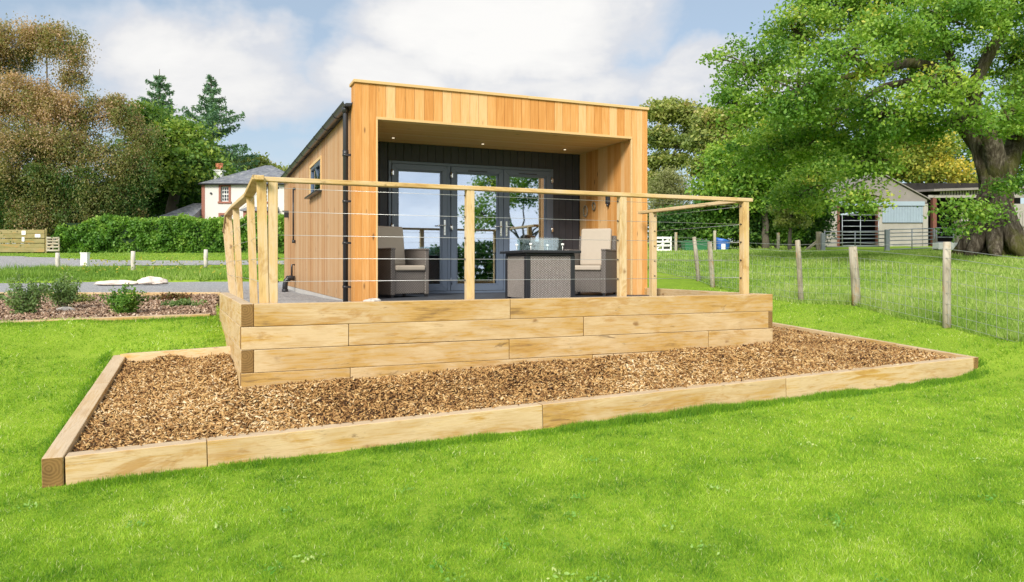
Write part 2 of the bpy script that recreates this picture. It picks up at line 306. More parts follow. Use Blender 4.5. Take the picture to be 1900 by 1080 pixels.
def np_mesh(name, V, Fc, mats, tint=None, midx=None, smooth=False):
    me = bpy.data.meshes.new(name); k = Fc.shape[1]
    me.vertices.add(len(V)); me.vertices.foreach_set('co', np.ascontiguousarray(V, dtype=np.float32).ravel())
    me.loops.add(Fc.size); me.loops.foreach_set('vertex_index', Fc.ravel().astype(np.int32))
    me.polygons.add(len(Fc)); me.polygons.foreach_set('loop_start', np.arange(0, Fc.size, k, dtype=np.int32))
    me.polygons.foreach_set('loop_total', np.full(len(Fc), k, dtype=np.int32))
    if tint is not None:
        a = me.attributes.new('tint', 'FLOAT', 'FACE'); a.data.foreach_set('value', np.asarray(tint, dtype=np.float32))
    for m in (mats if isinstance(mats, (list, tuple)) else [mats]): me.materials.append(m)
    if midx is not None: me.polygons.foreach_set('material_index', np.asarray(midx, dtype=np.int32))
    if smooth: me.polygons.foreach_set('use_smooth', np.ones(len(Fc), dtype=bool))
    me.update(calc_edges=True); return me
class MB:
    def __init__(s): s.v = []; s.f = []; s.t = []; s.sm = []; s.mi = []
    def add(s, vs, fs, tint=0.5, smooth=False, mi=0):
        b = len(s.v); s.v += [Vector(v) for v in vs]
        for f in fs: s.f.append([b+i for i in f]); s.t.append(tint); s.sm.append(smooth); s.mi.append(mi)
        return s
    def box(s, x0, x1, y0, y1, z0, z1, tint=0.5, M=None, mi=0, endmi=None):
        vs = [Vector(c) for c in ((x0,y0,z0),(x1,y0,z0),(x1,y1,z0),(x0,y1,z0),(x0,y0,z1),(x1,y0,z1),(x1,y1,z1),(x0,y1,z1))]
        if M is not None: vs = [M @ v for v in vs]
        s.add(vs, [(0,3,2,1),(4,5,6,7),(0,1,5,4),(2,3,7,6)], tint, False, mi)
        b = len(s.v)-8; e = mi if endmi is None else endmi
        for f in ((1,2,6,5),(3,0,4,7)): s.f.append([b+i for i in f]); s.t.append(tint); s.sm.append(False); s.mi.append(e)
        return s
    def bar(s, p, q, w, h, tint=0.5, mi=0, up=(0,0,1)):       # box beam between two points
        p, q = Vector(p), Vector(q); d = (q-p); L = d.length; d.normalize(); u = Vector(up)
        sd = d.cross(u); sd.normalize(); u = sd.cross(d)
        M = Matrix((( d.x, sd.x, u.x, p.x),(d.y, sd.y, u.y, p.y),(d.z, sd.z, u.z, p.z),(0,0,0,1)))
        return s.box(0, L, -w/2, w/2, -h/2, h/2, tint, M, mi)
    def tube(s, pts, rad, n=8, tint=0.5, caps=True, mi=0, smooth=True):
        pts = [Vector(p) for p in pts]; N = len(pts)
        rad = rad if isinstance(rad, (list, tuple)) else [rad]*N
        b = len(s.v); prev = None
        for i, p in enumerate(pts):
            d = (pts[min(i+1, N-1)]-pts[max(i-1, 0)]).normalized()
            if prev is None: a = d.orthogonal().normalized()
            else: a = (prev - d*prev.dot(d)).normalized()
            prev = a; c = d.cross(a)
            for k in range(n):
                an = 2*math.pi*k/n; s.v.append(p + (a*math.cos(an)+c*math.sin(an))*rad[i]*(1+(0.10*math.sin(3*an+p.z*2.3)+0.05*math.sin(5*an-p.z*4.1) if rad[i] > .13 and n >= 10 else 0)))
        for i in range(N-1):
            for k in range(n):
                k2 = (k+1) % n; s.f.append([b+i*n+k, b+i*n+k2, b+(i+1)*n+k2, b+(i+1)*n+k]); s.t.append(tint); s.sm.append(smooth); s.mi.append(mi)
        if caps:
            s.f.append([b+k for k in reversed(range(n))]); s.f.append([b+(N-1)*n+k for k in range(n)])
            s.t += [tint]*2; s.sm += [False]*2; s.mi += [mi]*2
        return s
    def prism(s, poly, z0, z1, tint=0.5, mi=0):
        k = len(poly); vs = [(x, y, z0) for x, y in poly]+[(x, y, z1) for x, y in poly]
        fs = [tuple(reversed(range(k))), tuple(range(k, 2*k))]+[(i, (i+1) % k, (i+1) % k+k, i+k) for i in range(k)]
        return s.add(vs, fs, tint, False, mi)
    def build(s, name, mats, parent=None, A=None, own=None, bevel=0.0, seg=1):
        A = A if A is not None else (MW[parent.name] if parent is not None else Matrix())
        own = own if own is not None else (MW[parent.name] if parent is not None else Matrix())
        T = own.inverted() @ A
        me = bpy.data.meshes.new(name); me.from_pydata([T @ v for v in s.v], [], s.f)
        a = me.attributes.new('tint', 'FLOAT', 'FACE'); a.data.foreach_set('value', s.t)
        for m in (mats if isinstance(mats, (list, tuple)) else [mats]): me.materials.append(m)
        me.polygons.foreach_set('use_smooth', s.sm); me.polygons.foreach_set('material_index', s.mi)
        me.update(); o = bpy.data.objects.new(name, me); link(o, parent, own)
        if bevel:
            md = o.modifiers.new('bevel', 'BEVEL'); md.width = bevel; md.segments = seg; md.limit_method = 'ANGLE'
        return o
def npobj(name, me, parent=None, own=None):
    o = bpy.data.objects.new(name, me); return link(o, parent, own if own is not None else (MW[parent.name] if parent is not None else Matrix()))
def copy_tree(o, mat, label=None):
    c = o.copy(); COL.objects.link(c); c.matrix_basis = mat; MW[c.name] = mat.copy()
    if label: c['label'] = label
    def kids(a, b):
        for ch in [x for x in a.children]:
            d = ch.copy(); COL.objects.link(d); d.parent = b; kids(ch, d)
    kids(o, c); return c
# timber between two points as its own object, grain along local X
def timber(name, p, q, w, h, parent, mats=None, bevel=0.006, lean=0.0, label=None):
    p, q = Vector(p), Vector(q); d = q-p; L = d.length; d.normalize()
    u = Vector((0, 0, 1)) if abs(d.z) < 0.9 else Vector((math.sin(lean), -math.cos(lean), 0))
    sd = d.cross(u).normalized(); u = sd.cross(d)
    c = (p+q)/2
    own = Matrix(((d.x, sd.x, u.x, c.x), (d.y, sd.y, u.y, c.y), (d.z, sd.z, u.z, c.z), (0, 0, 0, 1)))
    m = MB(); m.box(-L/2, L/2, -w/2, w/2, -h/2, h/2, endmi=1)
    o = m.build(name, mats or [M_SLEEP, M_END], parent, A=own, own=own, bevel=bevel, seg=2)
    if label: o['label'] = label
    return o
def bx(x, y, z=0): return B @ Vector((x, y, z))

# ------------------------------------------------------------------ terrain
CP = []   # (X, Z, height)
def cp(px, py, Z): CP.append((X(px, Z), Z, Hz(py, Z)))
for a in [(-6, -12, -.45), (6, -12, -.3), (-6, -3, -.1), (6, -3, .05), (0, 0, .0), (-2, 3.2, 0.0), (2, 3.2, .05), (5, 4.2, .25), (0, 1.5, 0), (-5, 2, -.02), (12, 2, .3), (-12, 0, 0), (9, 6.5, .55), (12, 8, .72), (20, 8, .85)]: CP.append(a)
# in front of the bed
for (bxx, z) in ((-1.3, .085), (0.5, .125), (2.4, .18), (4.3, .24), (6.2, .29), (7.8, .315)):
    v = bx(bxx, -1.25); CP.append((v.x, v.y, z))
CP += [(-4.3, 6.3, .38), (-4.6, 7.9, .60), (-7, 7, .5), (-3.3, 8.15, .84), (-3.75, 8.85, .955), (-5, 8.35, .95), (-6.2, 7.9, .945), (-7.2, 7.5, .95), (-8.5, 7.0, .95)]
CP += [(-5.5, 12.5, 1.0), (-9, 12, .98), (-9, 17, 1.0), (-14, 16, .98), (-20, 20, 1.0), (-8, 22, 1.0), (-4, 24, 1.02), (-12, 23, 1.0)]
cp(100, 500, 30); cp(300, 500, 30); cp(480, 500, 30); cp(100, 489, 35); cp(300, 489, 35); cp(480, 489, 35); cp(-100, 495, 30)
cp(50, 469, 41); cp(250, 468, 41); cp(450, 468, 41); cp(-250, 470, 41)
cp(600, 466, 48); cp(900, 466, 48)
v = bx(8.0, 0, 0); CP.append((v.x, v.y, .50)); v = bx(8.0, 2.3, 0); CP.append((v.x, v.y, .62)); v = bx(8.0, 4.5); CP.append((v.x, v.y, .76))
cp(1757, 605, 9.8); cp(1585, 565, 12.3); cp(1482, 564, 13.2); cp(1318, 532, 17); cp(1900, 632, 8.4); cp(1230, 520, 17.5)
cp(1700, 520, 17); cp(1850, 473, 23); cp(1700, 477, 23); cp(1500, 478, 25); cp(1300, 480, 26); cp(1900, 520, 17)
cp(1250, 466, 34); cp(1450, 463, 34); cp(1600, 469, 33); cp(1750, 466, 33); cp(1900, 470, 30); cp(2200, 470, 30)
cp(1600, 457, 44); cp(1850, 457, 44); cp(1300, 460, 46)
v = bx(3, 6); CP.append((v.x, v.y, .85)); v = bx(5.9, 8); CP.append((v.x, v.y, .95)); v = bx(3, 12); CP.append((v.x, v.y, 1.0))
for a in ((-60, 60, 3.0), (0, 70, 3.5), (60, 60, 3.5), (-80, 10, 1.5), (80, 10, 1.5), (-70, -50, 0), (70, -50, 0), (0, -60, 0), (0, 140, 6), (-140, 100, 4), (140, 100, 5)): CP.append(a)
CPA = np.array(CP, float)
def _phi(r): return r                     # linear kernel: no overshoot
_D = np.linalg.norm(CPA[:, None, :2]-CPA[None, :, :2], axis=2)
_n = len(CPA); _A = np.zeros((_n+3, _n+3)); _A[:_n, :_n] = _phi(_D) + np.eye(_n)*-0.15
_A[:_n, _n] = 1; _A[:_n, _n+1:] = CPA[:, :2]; _A[_n, :_n] = 1; _A[_n+1:, :_n] = CPA[:, :2].T
_w = np.linalg.solve(_A, np.concatenate([CPA[:, 2], np.zeros(3)]))
def terr(x, y):
    x = np.atleast_1d(np.asarray(x, float)); y = np.atleast_1d(np.asarray(y, float)); out = np.empty(len(x))
    for i in range(0, len(x), 20000):
        xs, ys = x[i:i+20000], y[i:i+20000]
        d = np.hypot(xs[:, None]-CPA[None, :, 0], ys[:, None]-CPA[None, :, 1])
        out[i:i+20000] = _phi(d) @ _w[:_n] + _w[_n] + _w[_n+1]*xs + _w[_n+2]*ys
    return out
def tz(x, y): return float(terr(x, y)[0])
def inpoly(x, y, poly):
    r = np.zeros(len(x), bool); k = len(poly)
    for i in range(k):
        x1, y1 = poly[i]; x2, y2 = poly[(i+1) % k]
        c = ((y1 > y) != (y2 > y)) & (x < (x2-x1)*(y-y1)/(y2-y1+1e-12)+x1); r ^= c
    return r
def b2(x, y): v = bx(x, y); return (v.x, v.y)
# --- footprints
FL = (-3.12, 4.85)                                      # bed front-left outer corner
_u = Vector((math.cos(TH), math.sin(TH))); _v = Vector((-math.sin(TH), math.cos(TH)))
FR = (5.33, 8.36); BL = (-4.27, 7.86); BM = (-2.86, 7.50)
BR = (5.33-.384*4.2, 8.36+.923*4.2); BR2 = b2(5.83, 3.0)
WALL_END = (-3.62, 9.05)
POLY_BED = [FL, FR, BR, BR2, b2(5.83, 0), b2(0, 0), BM, BL]
LB = [(-3.72, 9.2), (-8.2, 7.33), (-12.5, 13.0), (-11.0, 13.8), (-5.65, 14.0)]        # left planting bed
PLAT = [b2(0, 0), b2(5.83, 0), b2(5.83, 3.0), b2(5.83, 12.2), b2(1.4, 12.2), (-6.2, 15.5), (-5.6, 13.8), WALL_END]
GRAV = [b2(0.22, 0.17), b2(2.6, 0.17), b2(2.6, 13.5), (-6.0, 26.0), (-14, 24.5), (-22, 20.5), (-30, 19.5), (-30, 15.0), (-12.2, 14.1), (-5.62, 14.15), (-3.47, 9.25)]
DRV = [(X(-400, 31), 30), (X(0, 27), 27.0), (X(60, 31), 30.5), (X(250, 33.0), 33.0), (X(540, 33.5), 33.5), (X(600, 36), 36), (X(250, 36), 36), (X(60, 37), 37.5), (X(-400, 38), 39)]
def inset(poly, d):
    P_ = [Vector(p) for p in poly]; k = len(P_); out = []; area = sum(P_[i].x*P_[(i+1) % k].y-P_[(i+1) % k].x*P_[i].y for i in range(k)); sg = 1 if area > 0 else -1
    for i in range(k):
        a, b, c = P_[i-1], P_[i], P_[(i+1) % k]; d1 = (b-a).normalized(); d2 = (c-b).normalized(); n1 = Vector((-d1.y, d1.x))*sg; n2 = Vector((-d2.y, d2.x))*sg
        h = (n1+n2).normalized(); out.append(tuple(b+h*(d/max(.4, h.dot(n1)))))
    return out
def gridmesh(name, poly, step, zf, mat, parent=None, thick=0.0):
    p = np.array(poly); x0, y0 = p.min(0)-step; x1, y1 = p.max(0)+step
    xs = np.arange(x0, x1+step, step); ys = np.arange(y0, y1+step, step); nx, ny = len(xs), len(ys)
    gx, gy = np.meshgrid(xs, ys); gx, gy = gx.ravel(), gy.ravel()
    cxs = (xs[:-1]+xs[1:])/2; cys = (ys[:-1]+ys[1:])/2; ccx, ccy = np.meshgrid(cxs, cys)
    ins = inpoly(ccx.ravel(), ccy.ravel(), poly).reshape(len(cys), len(cxs))
    j, i = np.nonzero(ins); a = j*nx+i; Fc = np.stack([a, a+1, a+nx+1, a+nx], 1)
    used, inv = np.unique(Fc, return_inverse=True); Fc = inv.reshape(Fc.shape)
    gx, gy = gx[used], gy[used]; gz = zf(gx, gy)
    me = np_mesh(name, np.stack([gx, gy, gz], 1), Fc, mat, smooth=True); return npobj(name, me, parent)
def gravz(x, y):
    # platform level near the cabin, joining the natural yard further back
    t = np.clip((y-8.5)/6.5, 0, 1); return 1.13*(1-t)+1.045*t + 0.012*np.sin(x*1.7)*np.cos(y*1.3) - 0.0*x
BEDP = []                                                # mulch level
for (bxx, z) in [(5.83*t_, .525+.165*t_) for t_ in np.linspace(0, 1, 20)]: v = bx(bxx, 0); BEDP.append((v.x, v.y, z))
for t in np.linspace(0, 1, 30): BEDP.append((FL[0]+(FR[0]-FL[0])*t+.02, FL[1]+(FR[1]-FL[1])*t+.12, .255+.225*t))
for t in np.linspace(0, 1, 12): BEDP.append((FL[0]+(BL[0]-FL[0])*t+.12, FL[1]+(BL[1]-FL[1])*t+.05, .26+.33*t))
for t in np.linspace(0, 1, 12): BEDP.append((FR[0]+(BR[0]-FR[0])*t-.1, FR[1]+(BR[1]-FR[1])*t, .51+.19*t))
BEDP += [(-2.58, 6.69, .60), (-2.76, 7.09, .67), (-2.88, 7.4, .70), (-4.1, 7.7, .62), (-3.5, 7.6, .66)]
v = bx(5.85, 2.5); BEDP.append((v.x, v.y, .80))
BA = np.array(BEDP)
def bedz(x, y):
    d2 = (x[:, None]-BA[None, :, 0])**2+(y[:, None]-BA[None, :, 1])**2+0.02; w = 1/d2**1.5
    return (w*BA[:, 2]).sum(1)/w.sum(1) + 0.012*np.sin(x*5.1+1)*np.cos(y*4.3)
# ground sheet: fine near, coarse far
def axis(lo, hi, fine_lo, fine_hi, f, cgrow=1.25):
    a = list(np.arange(fine_lo, fine_hi+f, f)); s = f; x = a[-1]
    while x < hi: s *= cgrow; x += s; a.append(x)
    s = f; x = fine_lo; b = []
    while x > lo: s *= cgrow; x -= s; b.append(x)
    return np.array(b[::-1]+a)
xs = axis(-300, 300, -14, 18, 0.22); ys = axis(-200, 400, 0, 34, 0.22)
gx, gy = np.meshgrid(xs, ys); shp = gx.shape; gx, gy = gx.ravel(), gy.ravel()
gz = terr(gx, gy) + 0.012*np.sin(gx*1.1+.4)*np.sin(gy*.9)
def sink(poly, amount_z):
    m = inpoly(gx, gy, poly); gz[m] = np.minimum(gz[m], amount_z(gx[m], gy[m]))
sink(POLY_BED, lambda x, y: bedz(x, y)-0.10)
sink([b2(0.05, 0.05), b2(5.8, 0.05), b2(5.8, 12), b2(1.4, 12.2), (-6.2, 15.5), (-5.6, 13.8), (-3.55, 9.1)], lambda x, y: np.full(len(x), .78)+0*(x))
sink(GRAV, lambda x, y: gravz(x, y)-0.10)
sink(LB, lambda x, y: np.full(len(x), 0.80))
nx = shp[1]; j, i = np.meshgrid(np.arange(shp[0]-1), np.arange(shp[1]-1), indexing='ij'); a = (j*nx+i).ravel()
ground = npobj('ground', np_mesh('ground', np.stack([gx, gy, gz], 1), np.stack([a, a+1, a+nx+1, a+nx], 1), M_TURF, smooth=True))
tag(ground, kind='structure')
yard = gridmesh('gravel_yard', GRAV, 0.08, gravz, M_GRAV); tag(yard, kind='structure')
drive = gridmesh('gravel_drive', DRV, 0.4, lambda x, y: terr(x, y)+0.03, M_GRAV); tag(drive, kind='structure')
POLY_SH = inset(POLY_BED, .09)[:3]+[BR2]+POLY_BED[4:7]+[inset(POLY_BED, .09)[7]]
bed = gridmesh('bark_bed', POLY_SH, 0.04, bedz, M_BARKBED); tag(bed, kind='structure')
def lbz(x, y): return .93+.075*np.clip((y-9)/5, 0, 1)+0.015*np.sin(x*3)*np.cos(y*2.7)+0*x
lbed = gridmesh('planting_bed', LB, 0.15, lbz, M_BARKBED); tag(lbed, kind='structure')

# ------------------------------------------------------------------ leaf / blade / chip clouds
def unit(v): return v/np.maximum(np.linalg.norm(v, axis=1, keepdims=True), 1e-9)
def leaves_mesh(name, C, L, Wd, mat, tint, up=0.8, droop=0.0):
    N = len(C); nr = unit(rng.normal(size=(N, 3))+np.array([0, 0, up]))
    t = rng.normal(size=(N, 3)); t[:, 2] -= droop; t = unit(t-(t*nr).sum(1, keepdims=True)*nr); b = np.cross(nr, t)
    L = (L*rng.uniform(.6, 1.25, N))[:, None]; Wd = (Wd*rng.uniform(.6, 1.2, N))[:, None]
    V = np.stack([C-t*L/2, C+b*Wd/2+t*L*.08, C+t*L/2, C-b*Wd/2+t*L*.08], 1).reshape(-1, 3)
    return np_mesh(name, V, np.arange(4*N).reshape(N, 4), mat, tint)
def blades_mesh(name, C, h, w, mat, tint, lean=0.35):
    N = len(C); an = rng.uniform(0, 2*math.pi, N); s = np.stack([np.cos(an), np.sin(an), np.zeros(N)], 1)
    ld = rng.normal(size=(N, 3))*lean; ld[:, 2] = 1; ld = unit(ld)
    h = h[:, None]; w = w[:, None]
    V = np.stack([C-s*w/2, C+s*w/2, C+ld*h+np.array([0, 0, 0])], 1).reshape(-1, 3)
    return np_mesh(name, V, np.arange(3*N).reshape(N, 3), mat, tint)
def chips_mesh(name, C, mat, tint, L=.05, Wd=.018):
    N = len(C); nr = unit(rng.normal(size=(N, 3))*.55+np.array([0, 0, 1.0])); t = rng.normal(size=(N, 3)); t = unit(t-(t*nr).sum(1, keepdims=True)*nr); b = np.cross(nr, t)
    L = (L*rng.uniform(.4, 1.4, N))[:, None]/2; Wd = (Wd*rng.uniform(.5, 1.5, N))[:, None]/2; h = nr*0.003
    q = [C-t*L-b*Wd*.6, C+t*L*.8-b*Wd, C+t*L+b*Wd*.5, C-t*L*.7+b*Wd]
    V = np.stack([a+h for a in q]+[a-h for a in q], 1).reshape(-1, 3)
    f = np.array([[0, 1, 2, 3], [0, 4, 5, 1], [1, 5, 6, 2], [2, 6, 7, 3], [3, 7, 4, 0]])
    Fc = (np.arange(N)[:, None, None]*8+f[None]).reshape(-1, 4)
    return np_mesh(name, V, Fc, mat, np.repeat(tint, 5))
_LAT = rng.uniform(-1, 1, (256, 256))
def vn(x, y, f, o=0.0):
    a = x*f+o+1000; b = y*f+o*1.7+1000; i = np.floor(a).astype(int); j = np.floor(b).astype(int); u = a-i; v = b-j; u = u*u*(3-2*u); v = v*v*(3-2*v)
    g = lambda p, q: _LAT[p % 256, q % 256]
    return (g(i, j)*(1-u)+g(i+1, j)*u)*(1-v)+(g(i, j+1)*(1-u)+g(i+1, j+1)*u)*v
def scatter(poly, dens):
    p = np.array(poly); lo, hi = p.min(0), p.max(0); N = int((hi-lo).prod()*dens)
    q = rng.uniform(lo, hi, (N, 2)); return q[inpoly(q[:, 0], q[:, 1], poly)]
# bark chips on the front bed
POLY_CH = [FL, FR, BR, BR2, b2(5.83, 0), b2(0, 0), BM, BL]; _i = inset(POLY_CH, .15); POLY_CH = [_i[0], _i[1], _i[2], BR2, b2(5.85, -.02), b2(-.01, -.02), (-2.86, 7.38), _i[7]]
q = scatter(POLY_CH, 6500); keep = rng.uniform(size=len(q)) < np.clip(1.3-(q[:, 1]-5)/9, .4, 1); q = q[keep]
z = bedz(q[:, 0], q[:, 1])+rng.uniform(0.0, .03, len(q))
cl_t = np.clip(rng.beta(1.7, 1.7, len(q))+.14*vn(q[:, 0], q[:, 1], 1.5)+.10*vn(q[:, 0], q[:, 1], 5)-.03, 0, 1)
tag(npobj('bark_chips', chips_mesh('bark_chips', np.column_stack([q, z]), M_CHIP, cl_t, .050, .015)), 'golden brown bark chips filling the timber edged bed below the deck', 'bark mulch', kind='stuff')
_nn = Vector((FR[0]-FL[0], FR[1]-FL[1])).normalized(); inn_x, inn_y = -_nn.y, _nn.x
t0_ = rng.uniform(0.02, .98, 90)
qx = FL[0]+(FR[0]-FL[0])*t0_+inn_x*.085; qy = FL[1]+(FR[1]-FL[1])*t0_+inn_y*.085
tag(npobj('spilled_chips', chips_mesh('spilled_chips', np.column_stack([qx+rng.normal(size=90)*.012, qy+rng.normal(size=90)*.012, .326+.232*t0_]), M_CHIP, rng.beta(1.7, 1.7, 90), .032, .011)), 'a few stray bark chips lying on top of the front edging timbers', 'bark mulch', kind='stuff')
q = scatter(LB, 900); z = lbz(q[:, 0], q[:, 1])+rng.uniform(0, .035, len(q))
tag(npobj('bark_chips', chips_mesh('bark_chips', np.column_stack([q, z]), M_CHIP2, rng.beta(2, 2, len(q)), .075, .03)), 'pale faded bark chips of the shrub bed beside the yard', 'bark mulch', kind='stuff')
# lawn
def lod_points(n_, y0, y1, power, xl=-.80, xr=.80):
    u_ = rng.uniform(size=n_); y = (y0**(1-power)+u_*(y1**(1-power)-y0**(1-power)))**(1/(1-power)); return y*rng.uniform(xl, xr, n_), y
FENCE = [(6.0, 7.0), (5.95, 8.4), (5.83, 9.8), (5.75, 12.3), (5.18, 13.2), (4.6, 17.0), (4.36, 19), (4.0, 24)]
def right_of_fence(x, y): return x > np.interp(y, [a[1] for a in FENCE], [a[0] for a in FENCE])
lx, ly = lod_points(900000, 3.0, 16.5, 1.7)
k = ~inpoly(lx, ly, POLY_BED) & ~inpoly(lx, ly, PLAT) & ~inpoly(lx, ly, LB) & ~inpoly(lx, ly, GRAV) & ~(right_of_fence(lx, ly) & (ly > 8.2)) & ~((lx < -5) & (ly > 12))
lx, ly = lx[k], ly[k]; lz = terr(lx, ly) + 0.012*np.sin(lx*1.1+.4)*np.sin(ly*.9)-.004
sc = np.clip(ly/4.0, 1, 4)
# mowing bands run roughly across the view; weeds and pale patches have their own colour
band = .5+.5*np.sin((lx*.35-ly*1.0)*2*math.pi/1.1 + .6*np.sin(lx*.6))
nz_ = .07*vn(lx, ly, .9)+.09*vn(lx, ly, 2.6, 7)+.13*vn(lx, ly, 7, 3)+.10*vn(lx, ly, 16, 5)
tt = np.clip(.46+.17*(band-.5)+nz_+rng.normal(size=len(lx))*.17, 0, .95)
wk = rng.uniform(size=len(lx)) < .022; tt[wk] = 1.0
tag(npobj('lawn_grass', blades_mesh('lawn_grass', np.column_stack([lx, ly, lz]), rng.uniform(.014, .036, len(lx))*(1+.10*sc)*(1+.45*vn(lx, ly, 9, 11)), .0042*sc*rng.uniform(.7, 1.3, len(lx)), M_GRASS, tt, .95)),
    'short bright green mown lawn around the timber bed', 'lawn', kind='stuff')
wc_x, wc_y = lod_points(75, 3.2, 11, 1.3); k = ~inpoly(wc_x, wc_y, inset(POLY_BED, -.3)) & ~inpoly(wc_x, wc_y, PLAT) & ~inpoly(wc_x, wc_y, LB) & (wc_x < 5.5); wc_x, wc_y = wc_x[k], wc_y[k]
ii = np.repeat(np.arange(len(wc_x)), 22); wx = wc_x[ii]+rng.normal(size=len(ii))*.035; wy = wc_y[ii]+rng.normal(size=len(ii))*.035
k = ~inpoly(wx, wy, POLY_BED); ii, wx, wy = ii[k], wx[k], wy[k]
M_WEED = tintmat('weed_leaf', [(0, (.10, .27, .03)), (.7, (.26, .42, .10)), (1, (.50, .54, .22))], .5, .3, .3)
tag(npobj('lawn_weeds', leaves_mesh('lawn_weeds', np.column_stack([wx, wy, terr(wx, wy)+.03]), .026, .014, M_WEED, np.clip(rng.uniform(0, .8, len(wc_x))[ii]+rng.normal(size=len(ii))*.12, 0, 1), 1.2)), 'small pale weeds and clover leaves scattered through the lawn', 'weeds', kind='stuff')
# longer tufts along the timber edges and under the stock fence
def along(pts, n_, spread):
    pts = np.array(pts); seg = np.linalg.norm(np.diff(pts, axis=0), axis=1); c = np.r_[0, np.cumsum(seg)]
    t = rng.uniform(0, c[-1], n_); return np.interp(t, c, pts[:, 0])+rng.normal(size=n_)*spread, np.interp(t, c, pts[:, 1])+rng.normal(size=n_)*spread
ox, oy = along([(FL[0]-.0+.025, FL[1]-.07), (FR[0]+.0, FR[1]-.09)], 42000, .045); ox2, oy2 = along([(FL[0]-.07, FL[1]), (BL[0]-.07, BL[1])], 7000, .03)
ox3, oy3 = along([(FR[0]+.08, FR[1]), (BR[0]+.08, BR[1])], 7000, .03); ox4, oy4 = along([(-3.75, 9.02), (-8.3, 7.2)], 8000, .05)
ox = np.r_[ox, ox2, ox3, ox4]; oy = np.r_[oy, oy2, oy3, oy4]
k = ~inpoly(ox, oy, POLY_BED) & ~inpoly(ox, oy, LB); ox, oy = ox[k], oy[k]
hh = rng.uniform(.03, .08, len(ox))*np.clip(.75+.45*vn(ox, oy, 1.6)+.3*vn(ox, oy, 6), .2, 1.6)
tag(npobj('edge_grass', blades_mesh('edge_grass', np.column_stack([ox, oy, terr(ox, oy)-.01]), hh, .007*np.ones(len(ox)), M_GRASS, np.clip(rng.normal(size=len(ox))*.13+.22, 0, 1), .35)),
    'longer dark grass growing along the foot of the timber edging', 'grass', kind='stuff')
# pasture right of the stock fence
lx, ly = lod_points(330000, 8.0, 34, 1.5, .12, .80)
k = right_of_fence(lx, ly) & ~inpoly(lx, ly, PLAT); lx, ly = lx[k], ly[k]
pn = np.sin(lx*1.1+2*np.sin(ly*.7))*np.sin(ly*1.1+1.7*np.sin(lx*.5))
tag(npobj('pasture_grass', blades_mesh('pasture_grass', np.column_stack([lx, ly, terr(lx, ly)-.01]), rng.uniform(.04, .13, len(lx))*(1+.35*pn), .0028*np.clip(ly, 8, 30)*rng.uniform(.4, .8, len(lx)), M_PAST, np.clip(.5+.13*pn+rng.normal(size=len(lx))*.18, 0, 1), .5)),
    'rough pasture grass in the field behind the stock fence', 'pasture', kind='stuff')
# grass beyond the yard on the left
lx, ly = lod_points(150000, 19, 42, 1.3, -.80, -.2)
k = ~inpoly(lx, ly, GRAV) & ~inpoly(lx, ly, DRV) & ~inpoly(lx, ly, LB); lx, ly = lx[k], ly[k]
hh = np.where(ly < 31, rng.uniform(.05, .34, len(lx))*np.clip(.7+.7*vn(lx, ly, .8), .15, 1.6), rng.uniform(.03, .07, len(lx)))
tag(npobj('verge_grass', blades_mesh('verge_grass', np.column_stack([lx, ly, terr(lx, ly)-.01]), hh, .0018*ly*rng.uniform(.5, 1, len(lx)), M_PAST, np.clip(.36+rng.normal(size=len(lx))*.16+.2*vn(lx, ly, .6, 4)*(ly < 31), 0, 1), .4)),
    'long verge grass between the yard and the hedge', 'grass', kind='stuff')

# ------------------------------------------------------------------ bed edging and retaining wall
edg = thing('timber_edging', 'low pale timber sleeper edging round the big bark bed on the lawn', 'bed edging', loc=(FL[0], FL[1], .12))
def seg_run(parent, p, q, z0, z1, h, cuts, w=.125, name='sleeper', ext0=0, ext1=0):
    p, q = Vector(p), Vector(q); L = (q-p).length; d = (q-p)/L
    cs = [0-ext0]+list(cuts)+[L+ext1]
    for a, b in zip(cs[:-1], cs[1:]):
        pa = p+d*(a+.0015); pb = p+d*(b-.0015); za = z0+(z1-z0)*a/L; zb = z0+(z1-z0)*b/L
        timber(name, (pa.x, pa.y, za-h/2+random.uniform(-.002, .002)), (pb.x, pb.y, zb-h/2+random.uniform(-.002, .002)), w, h, parent)
fr_in = Vector((-_u.y, _u.x)) if False else None
nrm = Vector((FR[0]-FL[0], FR[1]-FL[1])).normalized(); inn = Vector((-nrm.y, nrm.x))
sdir = Vector((BL[0]-FL[0], BL[1]-FL[1])).normalized(); sinn = Vector((sdir.y, -sdir.x))
W_ = .125
p0 = Vector(FL)+nrm*.135+inn*W_/2; p1 = Vector(FR)-nrm*.075+inn*W_/2
seg_run(edg, p0, p1, .32, .552, .25, [.88, 3.53, 6.2])
seg_run(edg, Vector(FL)+sinn*W_/2, Vector(BL)+sinn*W_/2, .325, .655, .25, [1.72, 1.98])
q0 = Vector(FR)-nrm*.035; q1 = Vector(BR)
seg_run(edg, q0, q1, .556, .76, .25, [1.05, 2.1, 3.4], w=.075)
seg_run(edg, Vector(BL)+Vector((.135, -.06)), Vector(BM)+Vector((.05, -.06)), .66, .785, .25, [], w=.1)
